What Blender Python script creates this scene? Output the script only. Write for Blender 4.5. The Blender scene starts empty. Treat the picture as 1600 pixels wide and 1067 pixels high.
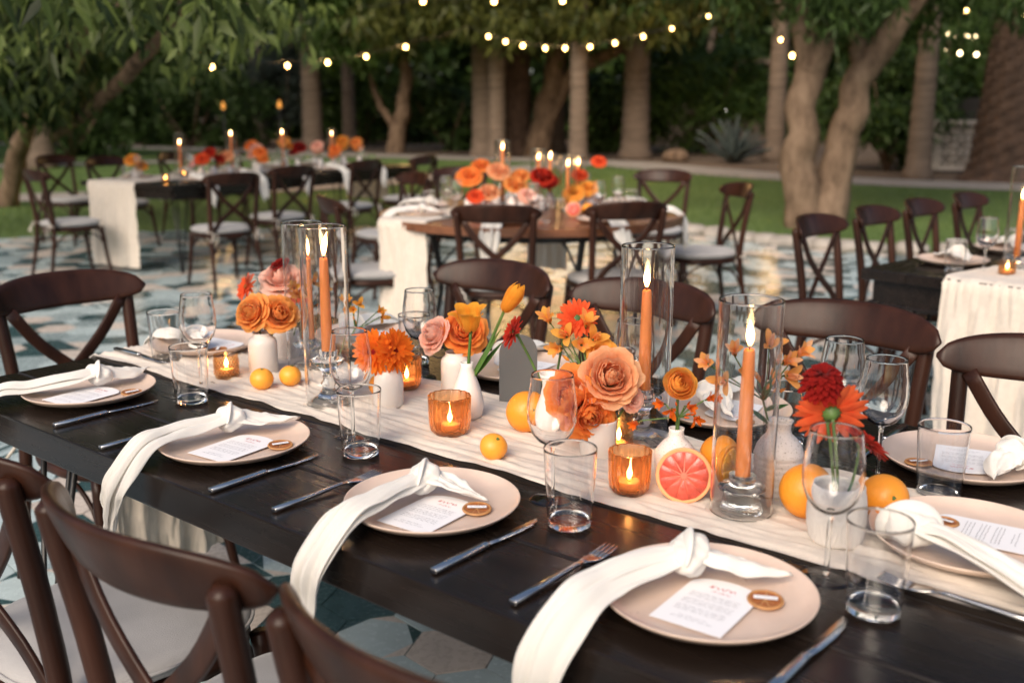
import bpy, math, random
import numpy as np
from mathutils import Vector, Matrix, Euler, noise

R = math.radians
sc = bpy.context.scene
COL = sc.collection
random.seed(4)
rng = np.random.default_rng(7)

# ------------------------------------------------------------------ camera
cam_d = bpy.data.cameras.new('camera')
cam = bpy.data.objects.new('camera', cam_d)
COL.objects.link(cam)
cam.location = (0, 0, 1.391)
cam.rotation_euler = (R(90 - 12.908), 0, 0)
cam_d.sensor_width = 36
cam_d.lens = 36
cam_d.clip_start = 0.05
cam_d.clip_end = 400
cam_d.dof.use_dof = True
cam_d.dof.focus_distance = 1.93
cam_d.dof.aperture_fstop = 3.0
cam_d.dof.aperture_blades = 0
sc.camera = cam

# ------------------------------------------------------------------ sky, sun, exposure
SUN_EL, SUN_AZ = R(37), R(205)          # soft light from behind the camera and to its left
world = bpy.data.worlds.new('World')
sc.world = world
world.use_nodes = True
wn = world.node_tree.nodes
sky = wn.new('ShaderNodeTexSky')
sky.sky_type = 'NISHITA'
sky.sun_disc = False
sky.sun_elevation = SUN_EL
sky.sun_rotation = SUN_AZ
sky.air_density = 1.0
sky.dust_density = 2.5
sky.ozone_density = 0.6
world.node_tree.links.new(sky.outputs[0], wn['Background'].inputs[0])
wn['Background'].inputs[1].default_value = 0.06
sun_d = bpy.data.lights.new('sun', 'SUN')
sun_d.energy = 1.3
sun_d.angle = R(40)
sun_d.color = (1.0, 0.84, 0.68)
sun = bpy.data.objects.new('sun', sun_d)
COL.objects.link(sun)
sd = Vector((math.sin(SUN_AZ) * math.cos(SUN_EL), math.cos(SUN_AZ) * math.cos(SUN_EL), math.sin(SUN_EL)))
sun.rotation_euler = (-sd).to_track_quat('-Z', 'Y').to_euler()
sc.view_settings.view_transform = 'Standard'
sc.view_settings.look = 'None'
sc.view_settings.gamma = 1
sc.view_settings.use_curve_mapping = False
sc.view_settings.exposure = 1.45
sc.render.engine = 'CYCLES'
cy = sc.cycles
cy.use_denoising = True
cy.transparent_max_bounces = 48
cy.max_bounces = 12
cy.transmission_bounces = 10
cy.glossy_bounces = 5
cy.diffuse_bounces = 4
cy.sample_clamp_indirect = 6
cy.caustics_reflective = False

# ------------------------------------------------------------------ materials
def newmat(name):
    m = bpy.data.materials.new(name)
    m.use_nodes = True
    nt = m.node_tree
    return m, nt, nt.nodes['Principled BSDF']

def noise_node(nt, scale, detail=4, stretch=None, coord='Object', rough=.55):
    tc = nt.nodes.new('ShaderNodeTexCoord')
    mp = nt.nodes.new('ShaderNodeMapping')
    if stretch: mp.inputs['Scale'].default_value = stretch
    nt.links.new(tc.outputs[coord], mp.inputs[0])
    nz = nt.nodes.new('ShaderNodeTexNoise')
    nz.inputs['Scale'].default_value = scale
    nz.inputs['Detail'].default_value = detail
    nz.inputs['Roughness'].default_value = rough
    nt.links.new(mp.outputs[0], nz.inputs['Vector'])
    return nz

def ramp(nt, src, stops):
    r = nt.nodes.new('ShaderNodeValToRGB')
    e = r.color_ramp.elements
    while len(e) < len(stops): e.new(0.5)
    for el, (p, c) in zip(e, stops):
        el.position = p
        el.color = (*c, 1)
    nt.links.new(src, r.inputs[0])
    return r

def M(name, c, rough=.5, var=.15, scale=8, bump=0, bscale=60, bdist=.002, stretch=None, metal=0, spec=.5,
      sss=0, coat=0, sheen=0, c2=None, trans=0, island=False, rvar=0):
    m, nt, b = newmat(name)
    lo = tuple(x * (1 - var) for x in c)
    hi = c2 if c2 else tuple(min(1, x * (1 + var)) for x in c)
    if island:
        g = nt.nodes.new('ShaderNodeNewGeometry')
        src = g.outputs['Random Per Island']
        rp = ramp(nt, src, [(0, lo), (1, hi)])
    else:
        nz = noise_node(nt, scale, stretch=stretch)
        src = nz.outputs['Fac']
        rp = ramp(nt, src, [(.3, lo), (.7, hi)])
    nt.links.new(rp.outputs[0], b.inputs['Base Color'])
    b.inputs['Roughness'].default_value = rough
    if rvar:
        n3 = noise_node(nt, scale * 3, stretch=stretch)
        mr = nt.nodes.new('ShaderNodeMapRange')
        mr.inputs['To Min'].default_value = max(.02, rough - rvar)
        mr.inputs['To Max'].default_value = rough + rvar
        nt.links.new(n3.outputs['Fac'], mr.inputs[0])
        nt.links.new(mr.outputs[0], b.inputs['Roughness'])
    b.inputs['Metallic'].default_value = metal
    b.inputs['Specular IOR Level'].default_value = spec
    if sss:
        b.inputs['Subsurface Weight'].default_value = sss
        b.inputs['Subsurface Radius'].default_value = (.01, .004, .002)
        b.inputs['Subsurface Scale'].default_value = 1
    if coat:
        b.inputs['Coat Weight'].default_value = coat
        b.inputs['Coat Roughness'].default_value = .12
    if sheen: b.inputs['Sheen Weight'].default_value = sheen
    if bump:
        n2 = noise_node(nt, bscale, detail=5, stretch=stretch)
        bp = nt.nodes.new('ShaderNodeBump')
        bp.inputs['Strength'].default_value = bump
        bp.inputs['Distance'].default_value = bdist
        nt.links.new(n2.outputs['Fac'], bp.inputs['Height'])
        nt.links.new(bp.outputs[0], b.inputs['Normal'])
    if trans:
        t = nt.nodes.new('ShaderNodeBsdfTranslucent')
        nt.links.new(rp.outputs[0], t.inputs[0])
        mx = nt.nodes.new('ShaderNodeMixShader')
        mx.inputs[0].default_value = trans
        nt.links.new(b.outputs[0], mx.inputs[1])
        nt.links.new(t.outputs[0], mx.inputs[2])
        nt.links.new(mx.outputs[0], nt.nodes['Material Output'].inputs[0])
    return m

def thin_glass(name, tint, edge, refl=.05):
    """a thin clear wall: transparent face on, mirroring and a little darker at grazing angles"""
    m = bpy.data.materials.new(name); m.use_nodes = True
    nt = m.node_tree; N = nt.nodes; L = nt.links
    N.remove(N['Principled BSDF'])
    lw = N.new('ShaderNodeLayerWeight'); lw.inputs[0].default_value = .5
    p5 = N.new('ShaderNodeMath'); p5.operation = 'POWER'; p5.inputs[1].default_value = 4.0
    L.new(lw.outputs['Facing'], p5.inputs[0])
    mr = N.new('ShaderNodeMapRange'); mr.inputs['To Min'].default_value = refl; mr.inputs['To Max'].default_value = .7
    L.new(p5.outputs[0], mr.inputs[0])
    p2 = N.new('ShaderNodeMath'); p2.operation = 'POWER'; p2.inputs[1].default_value = 2.5
    L.new(lw.outputs['Facing'], p2.inputs[0])
    mc = N.new('ShaderNodeMixRGB'); mc.inputs[1].default_value = (*tint, 1); mc.inputs[2].default_value = (*edge, 1)
    L.new(p2.outputs[0], mc.inputs[0])
    tr = N.new('ShaderNodeBsdfTransparent'); L.new(mc.outputs[0], tr.inputs[0])
    gl = N.new('ShaderNodeBsdfGlossy'); gl.inputs['Roughness'].default_value = .02
    mx = N.new('ShaderNodeMixShader')
    L.new(mr.outputs[0], mx.inputs[0]); L.new(tr.outputs[0], mx.inputs[1]); L.new(gl.outputs[0], mx.inputs[2])
    L.new(mx.outputs[0], N['Material Output'].inputs[0])
    return m

def solid_glass(name, c=(1, 1, 1), rough=0.0):
    m, nt, b = newmat(name)
    b.inputs['Base Color'].default_value = (*c, 1)
    b.inputs['Transmission Weight'].default_value = 1
    b.inputs['Roughness'].default_value = rough
    b.inputs['IOR'].default_value = 1.48
    return m

def glowing_glass(name, c, d, f):
    m = solid_glass(name, c); nt = m.node_tree; b = nt.nodes['Principled BSDF']; t = nt.nodes.new('ShaderNodeBsdfTranslucent'); t.inputs[0].default_value = (*d, 1)
    x = nt.nodes.new('ShaderNodeMixShader'); x.inputs[0].default_value = f
    nt.links.new(b.outputs[0], x.inputs[1]); nt.links.new(t.outputs[0], x.inputs[2]); nt.links.new(x.outputs[0], nt.nodes['Material Output'].inputs[0]); return m

def glow(name, c, s):
    m, nt, b = newmat(name)
    b.inputs['Base Color'].default_value = (*c, 1)
    b.inputs['Emission Color'].default_value = (*c, 1)
    b.inputs['Emission Strength'].default_value = s
    return m

def flame_mat():
    m = bpy.data.materials.new('flame'); m.use_nodes = True
    nt = m.node_tree; N = nt.nodes; L = nt.links
    N.remove(N['Principled BSDF'])
    tc = N.new('ShaderNodeTexCoord'); sp = N.new('ShaderNodeSeparateXYZ')
    L.new(tc.outputs['Generated'], sp.inputs[0])
    rp = ramp(nt, sp.outputs[2], [(0, (.9, .25, .05)), (.18, (1, .45, .12)), (.5, (1, .72, .35)), (1, (1, .5, .14))])
    em = N.new('ShaderNodeEmission'); em.inputs[1].default_value = 22
    L.new(rp.outputs[0], em.inputs[0]); L.new(em.outputs[0], N['Material Output'].inputs[0])
    return m

def blotched(name, stops, scale):
    m, nt, b = newmat(name); n1 = noise_node(nt, scale, detail=9, stretch=(1, 1, .45), rough=.68)
    rp = ramp(nt, n1.outputs['Fac'], stops); nt.links.new(rp.outputs[0], b.inputs['Base Color']); b.inputs['Roughness'].default_value = .9; b.inputs['Specular IOR Level'].default_value = .25
    bp = nt.nodes.new('ShaderNodeBump'); bp.inputs['Strength'].default_value = .9; bp.inputs['Distance'].default_value = .04
    nt.links.new(n1.outputs['Fac'], bp.inputs['Height']); nt.links.new(bp.outputs[0], b.inputs['Normal']); return m

MT = dict(
    chair=M('dark_walnut_stain', (.030, .0108, .0060), .36, var=.5, scale=5, stretch=(3, 3, .5), bump=.1, bscale=40, spec=.22, rvar=.08),
    cushion=M('grey_linen_cushion', (.36, .35, .345), .9, var=.08, scale=12, bump=.5, bscale=420, sheen=.3),
    tie=M('cream_cotton_tie', (.62, .57, .5), .9, var=.08),
    table=M('espresso_table_wood', (.011, .0072, .0055), .26, var=.4, scale=3, stretch=(.6, 7, 7), bump=.12, bscale=9, bdist=.001, spec=.38, rvar=.09),
    wood2=M('warm_table_wood', (.16, .062, .028), .35, var=.35, scale=3, stretch=(.6, 9, 9), bump=.2, bscale=14),
    iron=M('black_iron', (.012, .012, .013), .45, var=.2),
    runner=M('cheesecloth', (.80, .715, .62), .95, var=.05, scale=40, bump=.7, bscale=330, bdist=.001, sheen=.2, trans=.22),
    plate=M('blush_stoneware', (.64, .50, .415), .30, var=.08, scale=14, bump=.06, bscale=30, rvar=.06),
    plateb=M('stoneware_underside', (.16, .10, .065), .7, var=.15, scale=20),
    napkin=M('ivory_napkin_cloth', (.83, .80, .745), .92, var=.02, scale=9, bump=.35, bscale=520, bdist=.0006, sheen=.25, trans=.18),
    card=M('white_card', (.82, .82, .84), .7, var=.01),
    ink=M('grey_ink', (.07, .07, .10), .8, var=.1),
    pinkink=M('pink_ink', (.60, .22, .24), .8, var=.1),
    steel=M('brushed_steel', (.60, .58, .56), .2, var=.08, metal=1, scale=20, rvar=.07),
    glass=thin_glass('clear_glass', (.998, .999, .999), (.93, .94, .94), .03),
    amber=thin_glass('amber_glass', (.97, .76, .54), (.80, .42, .20), .05),
    ambers=thin_glass('pale_amber_glass', (.98, .84, .64), (.85, .55, .3), .05),
    wineglass=solid_glass('wine_glass_wall', (1, 1, 1)),
    amberg=glowing_glass('amber_fluted_glass', (.98, .64, .36), (.95, .42, .14), .16),
    gmem=M('grapefruit_membrane', (.72, .18, .11), .5, var=.08),
    crystal=solid_glass('solid_crystal', (.98, 1, 1)),
    candle=M('coral_wax', (1.0, .335, .095), .45, var=.03, trans=.2),
    tea=M('cream_wax', (.80, .62, .46), .5, var=.03, sss=.4),
    wick=M('wick', (.02, .015, .012), .9),
    flame=flame_mat(),
    bulb=glow('warm_bulb', (1.0, .62, .20), 8),
    bulbw=glow('pale_bulb', (1.0, .74, .40), 6),
    lantern=glow('torch_glow', (1.0, .42, .08), .22),
    window=glow('lit_opening', (1.0, .93, .86), 2.4),
    orange=M('orange_peel', (.83, .30, .022), .42, var=.09, scale=9, bump=.5, bscale=150, bdist=.0012, sss=.1),
    mandarin=M('mandarin_peel', (.88, .36, .035), .42, var=.07, scale=9, bump=.4, bscale=170, bdist=.001, sss=.1),
    gpeel=M('grapefruit_peel', (.80, .34, .14), .42, var=.08, scale=9, bump=.4, bscale=150, bdist=.001),
    gpith=M('grapefruit_pith', (.88, .52, .36), .6, var=.05, sss=.2),
    pith=M('citrus_pith', (.88, .66, .46), .6, var=.04, sss=.2),
    grape=M('grapefruit_flesh', (.60, .085, .052), .3, var=.28, scale=60, stretch=(1, 1, 1), bump=.5, bscale=160, sss=.2, coat=.3),
    oflesh=M('orange_flesh', (.90, .40, .05), .25, var=.2, scale=60, bump=.5, bscale=160, sss=.2, coat=.3),
    dried=M('dried_flesh', (.30, .10, .028), .5, var=.35, scale=70, bump=.5, bscale=120),
    drind=M('dried_rind', (.42, .20, .07), .6, var=.2, scale=40),
    white=M('white_ceramic', (.74, .70, .665), .28, var=.03, scale=10),
    cream=M('cream_ceramic', (.70, .65, .60), .42, var=.04, scale=10),
    green=M('stem_green', (.085, .16, .035), .5, var=.3, scale=30, trans=.1),
    leaf=M('leaf_green', (.045, .13, .022), .45, var=.3, scale=20, trans=.25),
    tleaf=M('tulip_leaf', (.085, .18, .035), .4, var=.2, scale=16, stretch=(6, 6, 1), trans=.25),
    slate=M('grey_board', (.16, .16, .155), .8, var=.03),
    bark=blotched('smooth_bark', [(.30, (.05, .033, .022)), (.48, (.15, .102, .068)), (.70, (.255, .18, .125))], 5.5),
    palm=M('palm_bark', (.15, .112, .084), .9, var=.3, scale=2, stretch=(1, 1, 9), bump=.9, bscale=3, bdist=.03),
    dpalm=M('date_palm_bark', (.075, .046, .032), .95, var=.4, scale=5, bump=1, bscale=7, bdist=.05),
    stone=M('pale_stone', (.33, .30, .265), .85, var=.25, scale=5, bump=.6, bscale=12, bdist=.01),
    block=M('breeze_block', (.40, .36, .32), .85, var=.1, scale=8, bump=.3, bscale=30),
    twine=M('cable_black', (.01, .01, .01), .6),
)
def speckled(name, c, dark, rough=.4):
    m, nt, b = newmat(name)
    v = nt.nodes.new('ShaderNodeTexNoise'); v.inputs['Scale'].default_value = 420; v.inputs['Detail'].default_value = 1
    tc = nt.nodes.new('ShaderNodeTexCoord'); nt.links.new(tc.outputs['Object'], v.inputs['Vector'])
    rp = ramp(nt, v.outputs['Fac'], [(.30, dark), (.38, c)])
    nt.links.new(rp.outputs[0], b.inputs['Base Color']); b.inputs['Roughness'].default_value = rough
    return m
MT['speck'] = speckled('speckled_ceramic', (.72, .66, .62), (.33, .27, .23))
def petal(name, c, c2, rough=.8):
    m = M(name, c, rough, var=.12, scale=38, c2=c2, spec=.2, bump=.2, bscale=110, bdist=.001, trans=.55, sheen=.1)
    nt = m.node_tree; L = nt.links; b = nt.nodes['Principled BSDF']             # veins along the petal, deeper foot, paler lip
    rp = b.inputs['Base Color'].links[0].from_node; v = noise_node(nt, 1.0, detail=3, stretch=(2, 16, 2), coord='Generated'); tc = nt.nodes.new('ShaderNodeTexCoord'); sp = nt.nodes.new('ShaderNodeSeparateXYZ')
    L.new(tc.outputs['Generated'], sp.inputs[0]); g = ramp(nt, sp.outputs[2], [(0, (.90, .78, .66)), (.5, (.98, .97, .96)), (.9, (1.0, 1.0, 1.0)), (1, (1.0, 1.06, 1.1))])
    w = ramp(nt, v.outputs['Fac'], [(.35, (.94, .90, .87)), (.6, (1.0, 1.0, 1.0))]); x = nt.nodes.new('ShaderNodeMixRGB'); x.blend_type = 'MULTIPLY'; x.inputs[0].default_value = 1
    y = nt.nodes.new('ShaderNodeMixRGB'); y.blend_type = 'MULTIPLY'; y.inputs[0].default_value = 1
    L.new(rp.outputs[0], x.inputs[1]); L.new(g.outputs[0], x.inputs[2]); L.new(x.outputs[0], y.inputs[1]); L.new(w.outputs[0], y.inputs[2])
    for lk in list(rp.outputs[0].links):
        if lk.to_node != x: t_ = lk.to_socket; L.new(y.outputs[0], t_)
    return m
PT = dict(
    peach=petal('peach_petal', (1.0, .50, .25), (1.0, .62, .36)),
    orange=petal('orange_petal', (1.0, .31, .06), (1.0, .42, .11)),
    apricot=petal('apricot_petal', (1.0, .42, .10), (1.0, .54, .18)),
    pink=petal('pink_petal', (1.0, .60, .48), (1.0, .72, .60)),
    yellow=petal('yellow_petal', (1.0, .46, .06), (1.0, .58, .13)),
    tulip=petal('tulip_petal', (.96, .40, .03), (.98, .50, .06)),
    coral=petal('coral_petal', (.92, .12, .035), (.95, .20, .065)),
    red=petal('red_petal', (.55, .022, .012), (.66, .05, .02)),
    crimson=petal('crimson_petal', (.30, .008, .009), (.44, .02, .014)),
    ger=petal('burnt_orange_petal', (.88, .17, .012), (.93, .27, .025)),
)
# ------------------------------------------------------------------ mesh helpers
class MB:
    def __init__(s): s.V = []; s.F = []; s.I = []
    def add(s, V, F, mi=0):
        o = len(s.V); s.V += [tuple(v) for v in V]
        s.F += [tuple(i + o for i in f) for f in F]; s.I += [mi] * len(F); return s
    def loft(s, rings, cap=True, mi=0, closed=True):
        k = len(rings[0]); n = len(rings); V = [p for r in rings for p in r]; F = []
        for i in range(n - 1):
            for j in range(k if closed else k - 1):
                a = i * k + j; b = i * k + (j + 1) % k
                F.append((a, b, b + k, a + k))
        if cap and closed:
            F.append(tuple(range(k - 1, -1, -1))); F.append(tuple((n - 1) * k + j for j in range(k)))
        return s.add(V, F, mi)
    def lathe(s, prof, seg=32, mod=None, mi=0, loop=False, z0=0, c=(0, 0)):
        rings = []
        for r, z in prof:
            rg = []
            for j in range(seg):
                a = 2 * math.pi * j / seg
                rr = r * (mod(a, z) if mod else 1)
                rg.append((c[0] + rr * math.cos(a), c[1] + rr * math.sin(a), z + z0))
            rings.append(rg)
        if loop: rings.append(rings[0])
        return s.loft(rings, cap=not loop, mi=mi)
    def tube(s, pts, rad, seg=8, mi=0, flat=None):
        pts = [Vector(p) for p in pts]; n = len(pts)
        rad = [float(q) for q in rad] if hasattr(rad, "__len__") else [float(rad)] * n
        t = (pts[1] - pts[0]).normalized()
        up = Vector((0, 0, 1)) if abs(t.z) < .9 else Vector((1, 0, 0))
        nrm = (up - t * up.dot(t)).normalized(); rings = []
        for i in range(n):
            t2 = (pts[min(i + 1, n - 1)] - pts[max(i - 1, 0)]).normalized()
            nrm = (nrm - t2 * nrm.dot(t2)).normalized(); bn = t2.cross(nrm)
            fl = flat if flat else 1
            rings.append([tuple(pts[i] + rad[i] * (math.cos(a) * nrm * fl + math.sin(a) * bn)) for a in (2 * math.pi * j / seg for j in range(seg))])
        return s.loft(rings, mi=mi)
    def box(s, c, d, rz=0, mi=0):
        hx, hy, hz = d[0] / 2, d[1] / 2, d[2] / 2; cs, sn = math.cos(rz), math.sin(rz)
        V = []
        for z in (-hz, hz):
            for x, y in ((-hx, -hy), (hx, -hy), (hx, hy), (-hx, hy)):
                V.append((c[0] + x * cs - y * sn, c[1] + x * sn + y * cs, c[2] + z))
        return s.add(V, [(3, 2, 1, 0), (4, 5, 6, 7), (0, 1, 5, 4), (1, 2, 6, 5), (2, 3, 7, 6), (3, 0, 4, 7)], mi)
    def grid(s, P, mi=0):
        n, m = len(P), len(P[0])
        return s.add([q for r in P for q in r], [(i * m + j, i * m + j + 1, (i + 1) * m + j + 1, (i + 1) * m + j) for i in range(n - 1) for j in range(m - 1)], mi)
    def mesh(s, name, mats, smooth=True, xf=None):
        me = bpy.data.meshes.new(name)
        me.from_pydata(s.V, [], s.F)
        for m in (mats if isinstance(mats, (list, tuple)) else [mats]): me.materials.append(m)
        if any(s.I): me.polygons.foreach_set('material_index', s.I)
        me.polygons.foreach_set('use_smooth', [smooth] * len(s.F))
        if xf: me.transform(xf)
        me.update(); return me

def fast_mesh(name, V, F, mats, smooth=False, mi=None):
    """numpy vertices (n,3) and faces (m,k) to a mesh"""
    me = bpy.data.meshes.new(name); k = F.shape[1]
    me.vertices.add(len(V)); me.vertices.foreach_set('co', V.astype(np.float32).ravel())
    me.loops.add(F.size); me.loops.foreach_set('vertex_index', F.astype(np.int32).ravel())
    me.polygons.add(len(F)); me.polygons.foreach_set('loop_start', np.arange(0, F.size, k, dtype=np.int32))
    me.polygons.foreach_set('loop_total', np.full(len(F), k, dtype=np.int32))
    for m in (mats if isinstance(mats, (list, tuple)) else [mats]): me.materials.append(m)
    if mi is not None: me.polygons.foreach_set('material_index', mi.astype(np.int32))
    if smooth: me.polygons.foreach_set('use_smooth', np.ones(len(F), bool))
    me.update(); me.validate(); return me

def put(name, me, parent=None, loc=(0, 0, 0), rz=0, mw=None, bev=0, sub=0, solid=0):
    o = bpy.data.objects.new(name, me); COL.objects.link(o)
    if parent: o.parent = parent
    if mw is not None: o.matrix_local = mw
    else: o.location = loc; o.rotation_euler = (0, 0, rz)
    if solid:
        q = o.modifiers.new('solid', 'SOLIDIFY'); q.thickness = solid; q.offset = 0
    if bev:
        q = o.modifiers.new('bevel', 'BEVEL'); q.width = bev; q.segments = 2; q.limit_method = 'ANGLE'
    if sub:
        q = o.modifiers.new('sub', 'SUBSURF'); q.levels = sub; q.render_levels = sub
    return o
def tag(o, label, cat, group=None):
    o['label'] = label; o['category'] = cat
    if group: o['group'] = group
    return o
def thing(name, label, cat, loc=(0, 0, 0), rz=0, group=None, mw=None):
    o = bpy.data.objects.new(name, None); COL.objects.link(o); o.empty_display_size = .05
    if mw is not None: o.matrix_local = mw
    else: o.location = loc; o.rotation_euler = (0, 0, rz)
    return tag(o, label, cat, group)
def struct(name, me, kind='structure'):
    o = put(name, me); o['kind'] = kind; return o
def dup(root, loc, rz, label, group=None):
    def cp(o, par):
        c = o.copy(); COL.objects.link(c); c.parent = par
        for ch in o.children: cp(ch, c)
        return c
    r = cp(root, None); r.location = loc; r.rotation_euler = (0, 0, rz); r['label'] = label
    if group: r['group'] = group
    return r
def spline(pts, n):
    """Catmull-Rom through pts, n samples"""
    P = [np.array(p, float) for p in pts]; P = [2 * P[0] - P[1]] + P + [2 * P[-1] - P[-2]]; out = []
    m = len(P) - 3
    for i in range(n):
        t = i / (n - 1) * m; k = min(int(t), m - 1); t -= k
        a, b, c, d = P[k:k + 4]
        out.append(.5 * (2 * b + (c - a) * t + (2 * a - 5 * b + 4 * c - d) * t * t + (3 * b - a - 3 * c + d) * t ** 3))
    return out
def nz(x, y=0, z=0): return noise.noise(Vector((x, y, z)))
def aim(pos, d, roll=0):
    """matrix that puts local z along d at pos"""
    q = Vector(d).normalized().to_track_quat('Z', 'Y')
    return Matrix.Translation(pos) @ q.to_matrix().to_4x4() @ Matrix.Rotation(roll, 4, 'Z')

# front table frame: u along its length, v across from the near edge
TA = -0.68661
TU = np.array([math.cos(TA), math.sin(TA)]); TN = np.array([-TU[1], TU[0]])
TO = .915444 * TN - 2.466688 * TU
TZ, TL, TW = 0.76, 2.275, 1.14
def T(u, v, z=0): q = TO + u * TU + v * TN; return Vector((q[0], q[1], TZ + z))
# ------------------------------------------------------------------ ground, lawn, paths
PITCH = R(12.908)
def at(px, py, Y):
    """point that the photograph shows at (px, py) when it stands Y metres in front of the camera"""
    a, b = (px - 800) / 1600, -(py - 533.5) / 1600
    dx, dy, dz = a, math.cos(PITCH) + b * math.sin(PITCH), -math.sin(PITCH) + b * math.cos(PITCH)
    return Vector((dx / dy * Y, Y, 1.391 + dz / dy * Y))

def ground_mat(name, stops, scale, rough=.95, bump=.5, bscale=20, bdist=.02, fine=90):
    m, nt, b = newmat(name)
    n1 = noise_node(nt, scale, detail=8, rough=.65); n2 = noise_node(nt, fine, detail=3)
    ad = nt.nodes.new('ShaderNodeMath'); ad.operation = 'ADD'
    ml = nt.nodes.new('ShaderNodeMath'); ml.operation = 'MULTIPLY_ADD'; ml.inputs[1].default_value = .5; ml.inputs[2].default_value = -.25
    nt.links.new(n2.outputs['Fac'], ml.inputs[0]); nt.links.new(n1.outputs['Fac'], ad.inputs[0]); nt.links.new(ml.outputs[0], ad.inputs[1])
    rp = ramp(nt, ad.outputs[0], stops); nt.links.new(rp.outputs[0], b.inputs['Base Color'])
    b.inputs['Roughness'].default_value = rough
    n3 = noise_node(nt, bscale, detail=6); bp = nt.nodes.new('ShaderNodeBump'); bp.inputs['Strength'].default_value = bump; bp.inputs['Distance'].default_value = bdist
    nt.links.new(n3.outputs['Fac'], bp.inputs['Height']); nt.links.new(bp.outputs[0], b.inputs['Normal'])
    return m
m_earth = ground_mat('mulch_earth', [(.3, (.075, .05, .033)), (.5, (.15, .105, .07)), (.75, (.22, .16, .11))], .6)
m_lawn = ground_mat('lawn_turf', [(.3, (.05, .10, .018)), (.55, (.085, .15, .03)), (.8, (.13, .19, .045))], .5, fine=60)
m_path = ground_mat('decomposed_granite_path', [(.3, (.24, .22, .195)), (.6, (.34, .31, .275)), (.8, (.40, .365, .32))], 1.2, bump=.3)
m_grout = ground_mat('grout', [(.3, (.22, .19, .16)), (.7, (.33, .29, .25))], 4, bump=.2)

def ribbon(center, width, z, n=60):
    P = spline(center, n); b = MB(); L = []
    for i, p in enumerate(P):
        t = P[min(i + 1, n - 1)] - P[max(i - 1, 0)]; t = t / np.hypot(*t); s = np.array([-t[1], t[0]])
        w = width * (1 + .08 * nz(i * .4, 3))
        L.append([(*(p + s * w / 2 * k), z + (0 if abs(k) > .95 else .01)) for k in (-1, -.5, 0, .5, 1)])
    return b.grid(L)
b = MB(); G = 120
b.grid([[(x, y, -.06 + .02 * nz(x * .1, y * .1)) for x in np.linspace(-150, 150, 60)] for y in np.linspace(-60, 240, 60)])
struct('ground', b.mesh('ground', m_earth))
main_path = [(-34, 45), (-20, 40.5), (-12, 36), (-4, 30.5), (2.0, 27.0), (4.0, 23.6), (6.2, 20.4), (9.3, 18.3), (15, 16.2), (26, 14)]
mp = spline(main_path, 80)
b = MB()                                               # the lawn runs from under the patio edge to the path
far = [p for p in mp]; near = [np.array((p[0], 7.0)) for p in mp]
b.grid([[(*(a * (1 - t) + c * t), -.022 + .012 * nz((a * (1 - t) + c * t)[0] * .4, (a * (1 - t) + c * t)[1] * .4)) for t in np.linspace(0, 1, 30)] for a, c in zip(near, far)])
lawn = struct('lawn', b.mesh('lawn', m_lawn))
struct('path', ribbon(main_path, 1.9, -.004).mesh('path', m_path))
struct('path', ribbon([(-26, 14.2), (-12, 15.6), (-7.2, 16.4), (-3.5, 18.5), (-.5, 22.5), (2.0, 27.0)], 1.5, .002).mesh('path', m_path))
struct('path', ribbon([(-30, 20), (-16, 23.5), (-10, 26.2), (-6.5, 29.2), (-4, 30.6)], 1.3, .006).mesh('path', m_path))

# blades of grass over the lawn strip that shows
K = 60000
gx = rng.uniform(-11, 13, K); gy = rng.uniform(9.6, 27, K) ; keep = gy < np.interp(gx, [p[0] for p in mp], [p[1] for p in mp]) - 1.1
PATIO = [(-9, -2), (8, -2), (8.5, 9.2), (4.9, 9.73), (3.31, 9.95), (2.88, 10.4), (2.43, 10.8), (1.92, 11.75), (-.92, 12.3), (-3.7, 11.8), (-5.56, 11.1), (-9, 10.2)]
def inside(x, y, poly):
    r = np.zeros(np.shape(x), bool); n = len(poly)
    for i in range(n):
        (x1, y1), (x2, y2) = poly[i], poly[(i + 1) % n]
        with np.errstate(divide='ignore', invalid='ignore'):
            c = ((y1 > y) != (y2 > y)) & (x < (x2 - x1) * (y - y1) / (y2 - y1 + 1e-12) + x1)
        r ^= c
    return r
PATH2 = [(-26, 14.2), (-12, 15.6), (-7.2, 16.4), (-3.5, 18.5), (-.5, 22.5)]
p2 = np.interp(gx, [q[0] for q in PATH2], [q[1] for q in PATH2])
keep &= ~inside(gx, gy, PATIO) & ((np.abs(gy - p2) > .95) | (gx > -.5))
gx, gy = gx[keep], gy[keep]; K = len(gx)
an = rng.uniform(0, 6.283, K); h = rng.uniform(.03, .065, K); lean = rng.normal(0, .02, (K, 2)); w = .006
V = np.empty((K, 3, 3)); V[:, 0] = np.stack([gx - w * np.cos(an), gy - w * np.sin(an), np.full(K, -.03)], 1)
V[:, 1] = np.stack([gx + w * np.cos(an), gy + w * np.sin(an), np.full(K, -.03)], 1)
V[:, 2] = np.stack([gx + lean[:, 0], gy + lean[:, 1], h - .02], 1)
m_blade = M('grass_blade', (.06, .12, .02), .6, var=.3, c2=(.13, .20, .045), island=True, trans=.25)
g = put('grass', fast_mesh('grass', V.reshape(-1, 3), np.arange(K * 3).reshape(-1, 3), m_blade)); g['kind'] = 'stuff'; tag(g, 'short green grass of the lawn beyond the patio', 'grass')

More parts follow.
